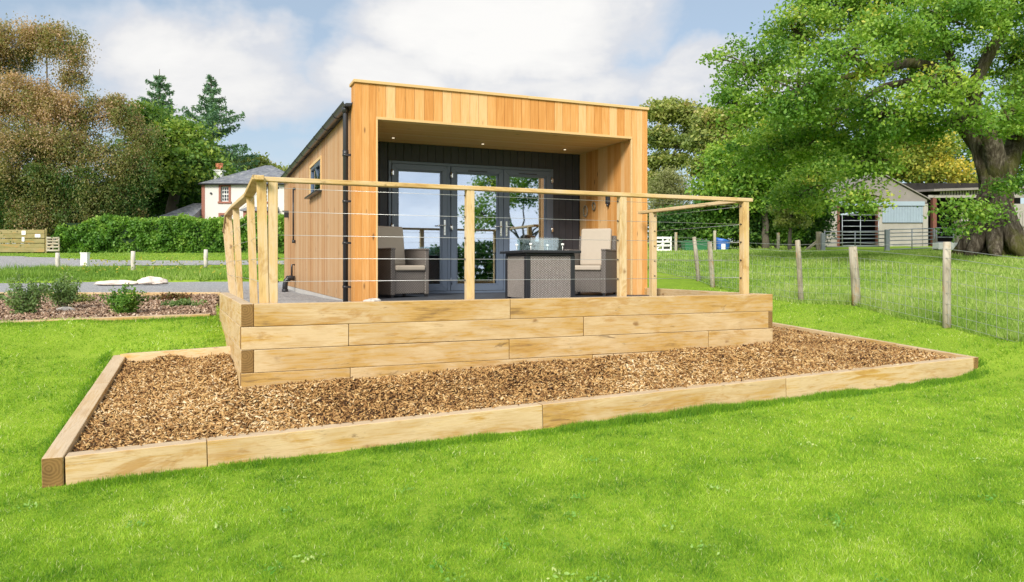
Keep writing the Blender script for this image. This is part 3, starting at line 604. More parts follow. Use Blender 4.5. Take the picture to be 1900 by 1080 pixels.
# retaining wall
wall = thing('retaining_wall', 'pale sleeper retaining wall carrying the cabin terrace', 'retaining wall', mat=B @ Matrix.Translation((0, 0, .5)))
ZT = [1.27, 1.07, .87, .67]; T = .105
def xb_of(px, yb=0.0):     # where along the wall a joint stands
    r = (px-CX)/F; v_ = yb+6.71; c_, s_ = math.cos(TH), math.sin(TH)
    return (s_*v_+c_*v_*r)/(c_-s_*r)-.264
WX = 5.83
rows = [([T], [947], WX), ([0], [647, 1083], WX-T*.6), ([T], [945, 1315], WX), ([0], [650, 1100], WX)]
for (st, cuts, en), zt in zip(rows, ZT):
    cs = st+[xb_of(c) for c in cuts]+[en]
    for a, b in zip(cs[:-1], cs[1:]):
        jz = random.uniform(-.001, .001)
        timber('sleeper', bx(a+.0015, T/2+random.uniform(-.003, .003), zt-.1+jz), bx(b-.0015, T/2, zt-.1+jz), T, .197, wall)
sl = Vector((WALL_END[0]-(-2.335), WALL_END[1]-6.3)); sL = sl.length; sl.normalize(); sn = Vector((sl.y, -sl.x))
P0 = Vector((-2.335, 6.3))
for i, zt in enumerate(ZT):
    st = 0.0 if i in (0, 2) else T*1.0
    cs = [st, [.47, 1.6, .75, 1.4][i], sL if i else sL]
    if i == 0: cs = [st, .47, 1.35, sL]
    for a, b in zip(cs[:-1], cs[1:]):
        A_ = P0+sl*(a+.0015)+sn*T/2; B_ = P0+sl*(b-.0015)+sn*T/2
        timber('sleeper', (A_.x, A_.y, zt-.1), (B_.x, B_.y, zt-.1), T, .197, wall)
for i, zt in enumerate(ZT):                                  # right return
    st = T+.002 if i in (0, 2, 3) else 0.0
    cs = [st, 1.5, 4.1] if i % 2 else [st, 2.5, 4.1]
    for a, b in zip(cs[:-1], cs[1:]):
        timber('sleeper', bx(WX-T/2, a+.0015, zt-.1), bx(WX-T/2, b-.0015, zt-.1), T*.96, .197, wall)
# left planting bed edge
le = thing('timber_edging', 'long sleeper edging along the lawn side of the shrub bed by the yard', 'bed edging', loc=(-3.72, 9.15, .8))
seg_run(le, (-3.78, 9.17), (-6.0, 8.245), 1.0, .965, .2, [1.75], w=.15)
of = timber('sleeper', (-6.01, 8.24, .855), (-8.5, 7.2, .835), .13, .2, le, [M_OLDWOOD, M_OLDWOOD]); of['label'] = 'grey weathered far left sleeper'
lr = thing('timber_edging', 'weathered orange edging board between shrub bed and gravel yard', 'bed edging', loc=(-8.5, 14.05, .95))
seg_run(lr, (-5.6, 14.05), (-12.3, 13.95), 1.09, 1.09, .16, [2.4, 4.8], w=.08)

# ------------------------------------------------------------------ deck
deck = thing('terrace_deck', 'dark charcoal boarded deck in front of the glazed doors', 'deck', mat=B @ Matrix.Translation((3.6, 2.2, 1.0)))
m = MB(); y = .12
while y < 4.14:
    m.box(1.62, 5.70, y, y+.138, 1.145, 1.17, random.random()); y += .144
m.build('deck_boards', M_DECK, deck, A=B)
m = MB(); m.box(1.66, 5.68, .14, 4.1, 1.0, 1.143); m.build('deck_frame', M_BLACK, deck, A=B)

# ------------------------------------------------------------------ railing
rail = thing('deck_railing', 'pale timber post and wire railing round the terrace', 'railing', mat=B @ Matrix.Translation((0, .15, 1.1)))
ZR = 2.39; RB = ZR-.04
PW = .080
def post(x, y, z0, z1, lean=(0, 0), parent=rail, w=PW):
    v0 = bx(x, y, z0); v1 = v0+Vector((lean[0], lean[1], z1-z0)); return timber('post', v0, v1, w, w, parent, [M_RAIL, M_END], .004, lean=TH)
for x in (.275, 2.14, 3.89, 5.55): post(x, .165, 1.0, RB)
LP = [(-2.235, 6.52), (-2.86, 8.0), (-3.62, 9.6), (-4.27, 11.05), (-4.93, 12.7), (-5.65, 14.5), (-6.42, 16.4)]
for i, (x, y) in enumerate(LP):
    zb = 1.0; timber('post', (x+.03+.014*i, y, zb), (x-.002*i, y, RB), PW, PW, rail, [M_RAIL, M_END], .004, lean=TH)
post(5.53, 2.04, 1.0, RB)
def railbar(a, b, w=.10, h=.042, z=ZR-.02): timber('handrail', (a[0], a[1], z), (b[0], b[1], z+.0), w, h, rail, [M_RAIL, M_RAIL], .006)
a = bx(.13, .165); b = bx(5.64, .165); railbar((a.x, a.y), (b.x, b.y))
ptz = [(-2.21, 6.37)]+[(x-.02, y) for x, y in LP[1:]]
for a, b in zip(ptz[:-1], ptz[1:]): railbar(a, b)
a = bx(5.56, .23); b = bx(5.53, 2.36); railbar((a.x, a.y), (b.x, b.y), z=ZR-.022)
WZ = [2.297, 2.085, 1.875, 1.665, 1.457]
for zw in WZ:
    m = MB(); m.tube([bx(.16, .165, zw), bx(5.6, .165, zw)], .0021, 6); m.build('wire', M_WIRE, rail, A=Matrix())
    m = MB(); m.tube([(x, y, zw) for x, y in LP], .0021, 6); m.build('wire', M_WIRE, rail, A=Matrix())
    m = MB(); m.tube([bx(5.55, .165, zw), bx(5.53, 2.04, zw)], .0021, 6); m.build('wire', M_WIRE, rail, A=Matrix())
for zw in WZ:
    for (p_, q_) in (((5.494, .165), (5.506, .165)), ((5.55, .212), (5.55, .222)), ((5.53, 1.99), (5.53, 2.0)), ((.325, .165), (.315, .165)), ((2.085, .165), (2.094, .165)), ((3.835, .165), (3.844, .165))):
        m = MB(); m.tube([bx(*p_, zw), bx(*q_, zw)], .009, 8); m.build('wire_fixing', M_BLACK, rail, A=Matrix())

# ------------------------------------------------------------------ cabin
CB = B @ Matrix.Translation((3.6, 7.3, 1.05))
cab = thing('timber_cabin', 'single storey larch clad cabin with deep framed porch and grey doors', 'cabin', mat=CB)
X0, X1 = 1.45, 5.78; YF, YD, YB = 2.56, 4.2, 12.1; ZD = 1.17; ZTOP = 3.95; ZS = 3.465
CWD = .27
SX0 = X0+.03; SX1 = X1-.03
def boards(m, axis, a0, a1, fixed, z0, z1, bw=.10, th=.02, gap=.004, out=-1, jag=0, base=None):
    # vertical boards spread along an axis; fixed = outer plane coordinate; out = outward sign
    t = a0
    while t < a1-.01:
        w = min(bw, a1-t); tn = random.random() if base is None else min(1, max(0, base+random.uniform(-.25, .25)))
        d = random.uniform(0, .002)
        lo, hi = (fixed+d, fixed+th) if out < 0 else (fixed-th, fixed-d)
        if axis == 'x': m.box(t, t+w-gap, lo, hi, z0, z1, tn)
        else: m.box(lo, hi, t, t+w-gap, z0, z1, tn)
        t += bw
    return m
# front frame: posts, fascia, reveals
for a, b, z0, z1 in ((X0+.021, X0+CWD-.021, 1.05, ZS+.03), (X1-CWD+.021, X1-.021, 1.05, ZS+.03), (X0+.03, X1-.03, ZS+.031, ZTOP-.05)):
    m = MB(); m.box(a, b, YF+.021, YF+.255, z0, z1); m.build('porch_core', M_DARK, cab, A=B)
m = MB(); m.box(SX0+.03, SX1-.03, YF+.26, YD-.03, ZS+.03, 3.64); m.build('porch_core', M_DARK, cab, A=B)
for (a, b) in ((X0, X0+CWD), (X1-CWD, X1)):
    m = MB(); boards(m, 'x', a, b, YF, 1.09, ZTOP-.04, .0905, gap=.0025); m.build('porch_post_cladding', M_CLAD, cab, A=B)
m = MB(); boards(m, 'x', X0+CWD+.001, X1-CWD-.002, YF, ZS+.035, ZTOP-.04, .1263); m.build('fascia', M_CLAD, cab, A=B)
m = MB(); boards(m, 'y', YF+.02, YD, X1-CWD, ZD, ZS, .10, out=-1); m.build('porch_side_lining', M_CLAD, cab, A=B)
m = MB(); boards(m, 'y', YF+.02, YD, X0+CWD, ZD, ZS, .10, out=1); m.build('porch_side_lining', M_CLAD, cab, A=B)
m = MB(); boards(m, 'y', YF+.02, YF+.24, X0, 1.09, ZTOP-.04, .11, out=-1); m.box(X0, SX0, YF+.24, YF+.26, 1.09, ZTOP-.04, .7); m.build('porch_side_cladding', M_CLAD, cab, A=B)
m = MB(); boards(m, 'y', YF+.02, YF+.24, X1, 1.09, ZTOP-.04, .11, out=1); m.box(SX1, X1, YF+.24, YF+.26, 1.09, ZTOP-.04, .7); m.build('porch_side_cladding', M_CLAD, cab, A=B)
m = MB(); m.box(X0+CWD-.001, X1-CWD+.001, YF-.012, YF+.03, ZS, ZS+.033, .4); m.box(X0+CWD-.004, X0+CWD+.018, YF-.012, YF+.02, 1.17, ZS, .8); m.box(X1-CWD-.018, X1-CWD+.004, YF-.012, YF+.02, 1.17, ZS, .8); m.build('opening_trim', M_TRIM, cab, A=B, bevel=.002)
m = MB(); x = X0-.02
while x < X1: m.box(x, min(x+2.4, X1+.02)-.004, YF-.025, YF+.29, ZTOP-.038, ZTOP, random.random()); x += 2.4
m.build('parapet_cap', M_TRIM, cab, A=B, bevel=.003)
m = MB(); y = YF+.022
while y < YD-.02: m.box(X0+CWD+.002, X1-CWD-.002, y, min(y+.095, YD)-.003, ZS-.001, ZS+.018, random.random()); y += .095
m.build('soffit', M_SOFF, cab, A=B)
for xx, in ((1.98+.25,), (3.62,), (5.02,)):
    m = MB(); m.tube([bx(xx, YD-.42, ZS-.006), bx(xx, YD-.42, ZS+.01)], .03, 16); dl = m.build('downlight', M_STEEL, cab, A=Matrix())
    m = MB(); m.tube([bx(xx, YD-.42, ZS-.010), bx(xx, YD-.42, ZS-.007)], .019, 14); m.build('lens', M_LAMP, dl, A=Matrix())
# side walls
WY0, WY1, WZ0, WZ1 = 5.74, 7.10, 2.86, 3.38
m = MB()
def side_boards(m, x, out, openings):
    t = YF+.261
    while t < YB-.01:
        w = min(.125, YB-t); op = [o_ for o_ in openings if t+w > o_[0] and t < o_[1]]
        tn = random.random(); d = random.uniform(0, .002); lo, hi = (x+d, x+.02) if out < 0 else (x-.02, x-d)
        if op:
            m.box(lo, hi, t, t+w-.005, 1.13, op[0][2], tn); m.box(lo, hi, t, t+w-.005, op[0][3], 3.66, tn)
        else: m.box(lo, hi, t, t+w-.005, 1.13, 3.66, tn)
        t += .125
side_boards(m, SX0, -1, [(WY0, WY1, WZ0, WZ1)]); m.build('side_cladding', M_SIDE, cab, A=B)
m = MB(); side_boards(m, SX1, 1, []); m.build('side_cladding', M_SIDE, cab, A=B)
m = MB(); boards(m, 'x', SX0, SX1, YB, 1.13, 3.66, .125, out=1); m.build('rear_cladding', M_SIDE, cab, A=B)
m = MB()
m.box(SX0+.022, SX0+.12, YD-.02, WY0, 1.1, 3.66); m.box(SX0+.022, SX0+.12, WY1, YB-.03, 1.1, 3.66); m.box(SX0+.022, SX0+.12, WY0, WY1, 1.1, WZ0); m.box(SX0+.022, SX0+.12, WY0, WY1, WZ1, 3.66)
m.box(SX1-.12, SX1-.022, YD-.02, YB-.03, 1.1, 3.66); m.box(SX0+.12, SX1-.12, YB-.12, YB-.022, 1.1, 3.66)
m.box(SX0+.12, SX1-.12, YD+.1, YB-.12, 3.56, 3.66); m.box(SX0+.12, 3.4, 8.2, 8.3, 1.2, 3.56)
m.build('inner_wall', M_INT, cab, A=B)
m = MB(); m.box(SX0+.12, SX1-.12, YD+.02, YB-.12, 1.10, 1.19); m.build('floor', plain('oak_floor', (0.16, 0.10, 0.055), .4), cab, A=B)
m = MB(); m.box(SX0-.005, SX1-.03, YF+.27, YB-.02, .85, 1.125); m.build('plinth', M_CONC, cab, A=B)
# roof
m = MB(); xm = (SX0+SX1)/2
pr = [(SX0-.10, 3.70), (xm, 3.86), (SX1+.10, 3.70), (SX1+.10, 3.67), (SX0-.10, 3.67)]
vs = [(x, YF+.262, z) for x, z in pr]+[(x, YB+.12, z) for x, z in pr]; k5 = 5
m.add(vs, [tuple(range(5)), tuple(reversed(range(5, 10)))]+[(i, i+5, (i+1) % 5+5, (i+1) % 5) for i in range(5)])
m.build('roof', M_ROOFD, cab, A=B)
# gutter with brackets and downpipe
def half_gutter(m, x, z, r, y0, y1):
    k = 10; pts = []
    for i in range(k+1):
        an = math.pi+math.pi*i/k; pts.append((x+r*math.cos(an), z+r*math.sin(an)))
    inr = [(x+(r-.006)*math.cos(math.pi+math.pi*i/k), z+(r-.006)*math.sin(math.pi+math.pi*i/k)) for i in range(k, -1, -1)]
    pp = pts+inr; nn = len(pp); vs = [(a, y0, b) for a, b in pp]+[(a, y1, b) for a, b in pp]
    m.add(vs, [(i, (i+1) % nn, (i+1) % nn+nn, i+nn) for i in range(nn)]+[tuple(reversed(range(nn))), tuple(range(nn, 2*nn))])
GX = SX0-.09
m = MB(); half_gutter(m, GX, 3.70, .062, YF+.16, YB+.10); gut = m.build('gutter', M_BLACK, cab, A=B)
for y in np.arange(YF+1.0, YB, .95):
    m = MB(); half_gutter(m, GX, 3.70, .069, y, y+.03); m.box(GX+.06, SX0, y, y+.03, 3.66, 3.70); m.build('bracket', M_BLACK, gut, A=B)
YP = YF+.33
m = MB(); m.tube([bx(GX, YP, 3.66), bx(GX, YP, 3.56), bx(GX, YP, 1.08)], .034, 14); m.tube([bx(GX, YP, 3.58), bx(GX, YP, 3.68)], .046, 14); m.tube([bx(GX, YP, 3.02), bx(GX, YP, 3.10)], .039, 14)
dp = m.build('downpipe', M_BLACK, cab, A=Matrix())
for z in (3.02, 2.42, 1.88, 1.31):
    m = MB(); m.tube([bx(GX, YP, z), bx(GX, YP, z+.03)], .041, 14); m.tube([bx(GX, YP, z+.015), bx(SX0, YP, z+.015)], .010, 6); m.box(GX-.012, SX0+.06, YP-.055, YP-.035, z, z+.028, M=B); m.build('pipe_clip', M_BLACK, dp, A=Matrix())
# far waste pipes
m = MB(); m.tube([bx(SX0-.02, 9.55, 1.33), bx(SX0-.12, 9.55, 1.34), bx(SX0-.20, 9.55, 1.28), bx(SX0-.22, 9.55, 1.18), bx(SX0-.22, 9.55, 1.03)], .055, 14); m.tube([bx(SX0-.22, 9.55, 1.04), bx(SX0-.22, 9.55, 1.10)], .066, 14); m.tube([bx(SX0-.13, 9.55, 1.34), bx(SX0-.17, 9.55, 1.31)], .066, 14)
m.tube([bx(SX0-.0, 9.75, 1.62), bx(SX0-.06, 9.75, 1.62), bx(SX0-.06, 9.75, 1.35)], .02, 8); m.build('waste_pipe', M_BLACK, cab, A=Matrix())
m = MB(); m.tube([bx(SX0-.045, 9.6, 3.25), bx(SX0-.045, 9.6, 2.12)], .018, 8); m.tube([bx(SX0, 9.6, 3.25), bx(SX0-.045, 9.6, 3.25)], .03, 8); m.tube([bx(SX0, 9.6, 2.12), bx(SX0-.07, 9.6, 2.12)], .035, 8); m.build('vent_pipe', M_BLACK, cab, A=Matrix())
m = MB(); m.box(SX0-.10, SX0, 11.0, 11.08, 2.72, 2.86); m.box(SX0-.14, SX0-.0, 11.02, 11.06, 2.86, 2.88); m.build('wall_light', M_BLACK, cab, A=B)
# side window
m = MB(); a, b = SX0-.0, SX0+.07
m.box(a, b, WY0, WY0+.05, WZ0, WZ1); m.box(a, b, WY1-.05, WY1, WZ0, WZ1); m.box(a, b, WY0+.05, WY1-.05, WZ0, WZ0+.05); m.box(a, b, WY0+.05, WY1-.05, WZ1-.05, WZ1)
win = m.build('window', M_UPVC, cab, A=B, bevel=.004)
m = MB(); m.box(SX0+.03, SX0+.045, WY0+.05, WY1-.05, WZ0+.05, WZ1-.05); m.build('pane', M_GLASS, win, A=B)
m = MB(); Ms = B @ Matrix.Translation((SX0-.01, WY0+.5, WZ1-.02)) @ Matrix.Rotation(R(-14), 4, 'Y')
for (y0, y1, z0, z1) in ((-.42, -.36, -.46, 0), (.12, .18, -.46, 0), (-.36, .12, -.46, -.40), (-.36, .12, -.06, 0)): m.box(-.02, .02, y0, y1, z0, z1, M=Ms)
sash = m.build('opening_sash', M_UPVC, win, A=Matrix(), bevel=.004)
m = MB(); m.box(SX0-.10, SX0+.03, WY0-.09, WY1+.09, WZ0-.035, WZ0-.004); m.build('sill', M_BLACK, win, A=B, bevel=.004)
m = MB(); t2 = .05
m.box(SX0-.018, SX0, WY0-t2, WY0, WZ0, WZ1+t2, .9); m.box(SX0-.018, SX0, WY1, WY1+t2, WZ0, WZ1+t2, .9); m.box(SX0-.018, SX0, WY0, WY1, WZ1, WZ1+t2, .9); m.build('trim', M_TRIM, win, A=B)
# charcoal door wall
DX = [2.25, 3.20, 4.11, 5.00]; DZ1 = 3.19
m = MB()
t = X0+CWD+.022
while t < X1-CWD-.022:
    w = min(.125, X1-CWD-.022-t); d = random.uniform(0, .0015)
    if t+w <= DX[0] or t >= DX[3]: m.box(t, t+w-.006, YD-.02+d, YD, ZD, ZS-.002)
    elif t < DX[0]: m.box(t, DX[0]-.003, YD-.02+d, YD, ZD, ZS-.002); m.box(DX[0], t+w-.006, YD-.02+d, YD, DZ1+.004, ZS-.002)
    elif t+w > DX[3]: m.box(t, DX[3], YD-.02+d, YD, DZ1+.004, ZS-.002); m.box(DX[3]+.003, t+w-.006, YD-.02+d, YD, ZD, ZS-.002)
    else: m.box(t, t+w-.006, YD-.02+d, YD, DZ1+.004, ZS-.002)
    t += .125
m.build('charcoal_wall', M_CHAR, cab, A=B)
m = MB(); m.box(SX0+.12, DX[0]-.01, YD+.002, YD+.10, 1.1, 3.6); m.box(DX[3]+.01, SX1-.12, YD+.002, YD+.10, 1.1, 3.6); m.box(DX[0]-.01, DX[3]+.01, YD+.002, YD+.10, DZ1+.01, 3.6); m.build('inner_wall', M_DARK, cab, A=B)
m = MB(); f = .045; ya, yb = YD-.035, YD+.05
m.box(DX[0], DX[0]+f, ya, yb, ZD, DZ1); m.box(DX[3]-f, DX[3], ya, yb, ZD, DZ1); m.box(DX[0]+f, DX[3]-f, ya, yb, DZ1-f, DZ1); m.box(DX[0]+f, DX[3]-f, ya-.03, yb, ZD, ZD+.035)
m.box(DX[1]-.028, DX[1]+.028, ya, yb, ZD+.035, DZ1-f)
dfr = m.build('door_frame', M_UPVC, cab, A=B, bevel=.004)
leaf = [(DX[0]+f+.003, DX[1]-.031), (DX[1]+.031, DX[2]-.003), (DX[2]+.003, DX[3]-f-.003)]
for li, (a, b) in enumerate(leaf):
    z0, z1 = ZD+.04, DZ1-f-.004; s = .085; y0, y1 = YD-.055, YD+.02
    m = MB()
    # mitred stiles and rails with a raised inner bead
    def frame(x0, x1, z0, z1, s, y0, y1):
        o4 = [(x0, z0), (x1, z0), (x1, z1), (x0, z1)]; i4 = [(x0+s, z0+s), (x1-s, z0+s), (x1-s, z1-s), (x0+s, z1-s)]
        for k_ in range(4):
            k2 = (k_+1) % 4; q4 = [o4[k_], o4[k2], i4[k2], i4[k_]]; e = .0008
            vs = [(x_, y0, z_) for x_, z_ in q4]+[(x_, y1, z_) for x_, z_ in q4]
            m.add(vs, [(0, 1, 2, 3), (7, 6, 5, 4), (0, 4, 5, 1), (1, 5, 6, 2), (2, 6, 7, 3), (3, 7, 4, 0)])
    frame(a, b, z0, z1, s, y0, y1); frame(a+s, b-s, z0+s, z1-s, .022, y0+.012, y1)
    lf = m.build('door', M_UPVC, cab, A=B, bevel=.003)
    m = MB(); g = s+.022; m.box(a+g, b-g, YD-.02, YD-.004, z0+g, z1-g); m.build('pane', M_GLASS, lf, A=B)
    hx = b-.045 if li < 2 else a+.045
    m = MB(); m.box(hx-.016, hx+.016, y0-.010, y0, ZD+.90, ZD+1.14, M=B); m.tube([bx(hx, y0-.005, ZD+1.05), bx(hx, y0-.05, ZD+1.05)], .009, 8)
    sgn = -1 if li < 2 else 1
    m.tube([bx(hx, y0-.05, ZD+1.05), bx(hx+sgn*.06, y0-.055, ZD+1.052), bx(hx+sgn*.12, y0-.05, ZD+1.048)], .0095, 8); m.tube([bx(hx, y0-.016, ZD+.95), bx(hx, y0-.008, ZD+.95)], .012, 10)
    m.build('handle', M_STEEL, lf, A=Matrix(), bevel=.002)
    for zh in (ZD+.20, ZD+1.02, ZD+1.83):
        m = MB(); xh = a-.004 if li < 2 else b+.004
        m.tube([bx(xh, y0-.012, zh-.05), bx(xh, y0-.012, zh+.05)], .013, 10); m.box(xh-.005, xh+.03, y0-.008, y0-.0, zh-.03, zh+.03, M=B)
        m.build('hinge', M_UPVC if zh < 2 else M_STEEL, lf, A=Matrix())
    if li:
        m = MB(); m.box((a+b)/2-.16, (a+b)/2+.16, y0-.012, y0, z1-.062, z1-.046); m.build('trickle_vent', M_BLACK, lf, A=B, bevel=.003)
# things on the porch wall
m = MB(); m.box(X1-CWD-.05, X1-CWD-.0, YF+.62, YF+.70, 2.56, 2.70, M=B); m.tube([bx(X1-CWD-.03, YF+.66, 2.52), bx(X1-CWD-.03, YF+.66, 2.56)], .02, 10); m.tube([bx(X1-CWD-.03, YF+.66, 2.70), bx(X1-CWD-.03, YF+.66, 2.74)], .02, 10)
pw = thing('wall_lamp', 'small black lamp on the sunlit right wall of the porch', 'wall lamp', mat=B @ Matrix.Translation((X1-CWD, YF+.66, 2.62))); m.build('lamp_body', M_BLACK, pw, A=Matrix(), bevel=.006)
for (yy, zz_, r_, lb) in ((YF+1.40, 2.50, .085, 'larger twig ring hanging on the porch wall nearest the doors'), (YF+1.12, 2.56, .06, 'smaller twig ring hanging on the porch wall nearer the black lamp')):
    pt = [bx(X1-CWD-.02, yy+r_*.75*math.cos(a_), zz_+r_*math.sin(a_)) for a_ in np.linspace(0, 2*math.pi, 25)]
    m = MB(); m.tube(pt, .010, 6)
    for q_ in range(6):
        a_ = q_*1.05; m.tube([bx(X1-CWD-.025, yy+r_*.75*math.cos(a_), zz_+r_*math.sin(a_)), bx(X1-CWD-.03, yy+r_*.95*math.cos(a_+.3), zz_+r_*1.25*math.sin(a_+.3))], .005, 5)
    o_ = m.build('twig_ring', M_OLDWOOD, None, A=Matrix(), own=B @ Matrix.Translation((X1-CWD, yy, zz_))); tag(o_, lb, 'ornament', 'twig rings on the porch wall')

# ------------------------------------------------------------------ furniture
def make_chair(mat, label):
    c = thing('wicker_armchair', label, 'armchair', mat=mat, group='wicker armchairs on the deck')
    w, d = .62, .60      # faces local -Y
    m = MB(); m.box(-w/2+.07, w/2-.07, -d/2+.015, -d/2+.045, .05, .36); m.box(-w/2+.07, w/2-.07, -d/2+.045, d/2-.06, .30, .355); m.build('seat_base', M_WICK, c, bevel=.006)
    for s in (-1, 1):
        x0, x1 = (-w/2, -w/2+.068) if s < 0 else (w/2-.068, w/2)
        m = MB(); m.box(x0, x1, -d/2, d/2, .035, .64); m.box(x0-.004, x1+.004, -d/2-.008, d/2, .64, .668); m.build('arm', M_WICK, c, bevel=.010, seg=2)
    m = MB(); Mb = Matrix.Translation((0, d/2-.03, .36)) @ Matrix.Rotation(R(-7), 4, 'X')
    m.box(-w/2+.02, w/2-.02, -.03, .03, -.32, .52, M=Mb); m.build('backrest', M_WICK, c, bevel=.012, seg=2)
    m = MB(); m.box(-w/2+.072, w/2-.072, -d/2-.02, d/2-.10, .362, .435); o = m.build('seat_cushion', M_CUSH, c, bevel=.022, seg=3)
    m = MB(); Mc = Matrix.Translation((0, d/2-.105, .43)) @ Matrix.Rotation(R(-8), 4, 'X'); m.box(-w/2+.075, w/2-.075, -.045, .035, .0, .56, M=Mc); m.build('back_cushion', M_CUSH, c, bevel=.028, seg=3)
    for sx in (-1, 1):
        for sy in (-1, 1):
            m = MB(); x_, y_ = sx*(w/2-.03), sy*(d/2-.03); m.box(x_-.018, x_+.018, y_-.018, y_+.018, 0, .036); m.build('foot', M_BLACK, c)
    return c
def placed(px, Z, z, rz): return Matrix.Translation((X(px, Z), Z, z)) @ Matrix.Rotation(rz, 4, 'Z')
ch = make_chair(placed(1097, 10.75, ZD, R(-24)), 'wicker armchair with beige cushions right of the fire table')
copy_tree(ch, placed(739, 10.15, ZD, R(42)), 'wicker armchair with beige cushions beside the left porch post')
tb = thing('fire_table', 'square grey wicker fire pit table with dark frame and glass guard', 'table', mat=Matrix.Translation((X(1001, 9.35), 9.35, ZD)) @ Matrix.Rotation(TH, 4, 'Z'))
tw = .335; th_ = .585
for x0, x1, y0, y1 in ((-tw+.03, tw-.03, -tw+.008, -tw+.02), (-tw+.03, tw-.03, tw-.02, tw-.008), (-tw+.008, -tw+.02, -tw+.03, tw-.03), (tw-.02, tw-.008, -tw+.03, tw-.03)):
    m = MB(); m.box(x0, x1, y0, y1, .03, th_-.035); m.build('wicker_panel', M_WICK2, tb)
for sx in (-1, 1):
    for sy in (-1, 1):
        m = MB(); x_, y_ = sx*(tw-.028), sy*(tw-.028); m.box(x_-.03, x_+.03, y_-.03, y_+.03, 0, th_-.03); m.build('leg', M_BLACK, tb, bevel=.004)
m = MB(); m.box(-tw-.06, tw+.06, -tw-.06, tw+.06, th_-.0, th_+.035); m.box(-tw, tw, -tw, tw, th_-.03, th_-.001); m.build('tabletop', M_BLACK, tb, bevel=.008, seg=2)
gz0 = th_+.04; g = .22
for (x0, x1, y0, y1) in ((-g, g, -g, -g+.006), (-g, g, g-.006, g), (-g, -g+.006, -g+.007, g-.007), (g-.006, g, -g+.007, g-.007)):
    m = MB(); m.box(x0, x1, y0, y1, gz0, gz0+.155); m.build('glass_guard', M_CLEAR, tb)
for (x_, y_) in ((-g, -g), (g, -g), (-g, g), (g, g)):
    m = MB(); m.tube([(x_, y_, gz0+.06), (x_, y_, gz0+.085)], .018, 10); m.tube([(x_, y_, gz0-.004), (x_, y_, gz0+.06)], .005, 6); m.build('clip', M_WHITE, tb)

# ------------------------------------------------------------------ stock fence (right)
def round_post(parent, x, y, z0, z1, r, lean=(0, 0), mats=None, name='post'):
    own = Matrix.Translation((x, y, z0)) @ Vector((lean[0], lean[1], z1-z0)).to_track_quat('X', 'Z').to_matrix().to_4x4()
    L = math.hypot(math.hypot(*lean), z1-z0); m = MB()
    m.tube([(0, 0, 0), (L*.3, .004, 0), (L*.6, -.003, .004), (L, 0, 0)], [r*1.05, r*.98, r*1.02, r*.92], 10)
    return m.build(name, mats or M_OLDWOOD, parent, A=own, own=own)
sf = thing('stock_fence', 'wire stock fence on old round posts between lawn and pasture', 'fence', loc=(5.8, 9.8, .8))
SP = [(6.15, 7.0, 1.15, .05, (0, 0)), (X(1757, 9.8), 9.8, 1.14, .052, (.0, 0)), (X(1590, 12.3), 12.3, .98, .072, (-.07, 0)), (X(1487, 13.4), 13.4, 1.14, .048, (-.07, 0)), (X(1323, 16.8), 16.8, 1.05, .055, (-.08, 0)), (X(1297, 17.8), 17.8, 1.08, .050, (-.12, 0)), (4.0, 22, 1.1, .05, (0, 0)), (3.6, 26, 1.1, .05, (0, 0))]
for (x, y, h, r_, ln) in SP: round_post(sf, x, y, tz(x, y)-.1, tz(x, y)+h, r_, ln)
m = MB(); path = [Vector((x+l[0]*.5, y, tz(x, y))) for (x, y, h, r_, l) in SP]
path = [Vector((6.35, 4.5, tz(6.35, 4.5)))]+path
m2 = MB()
hs = [.06, .18, .32, .46, .62, .80]
for hgt in hs: m.tube([p+Vector((-.04, 0, hgt)) for p in path], .0026, 4)
for hgt in (.93, 1.05): m2.tube([p+Vector((-.04, 0, hgt)) for p in path], .004, 4)
for a, b in zip(path[:-1], path[1:]):
    L = (b-a).length; k = int(L/.16)
    for i in range(k):
        p = a.lerp(b, (i+.5)/k); j_ = random.uniform(-.02, .02); m.tube([p+Vector((-.04, 0, .05)), p+Vector((-.04+j_*.5, j_, .44)), p+Vector((-.04+j_, 0, .80))], .0022, 3, caps=False)
m.build('wire_netting', M_WIRE, sf, A=Matrix()); m2.build('top_wire', M_WIRE, sf, A=Matrix())

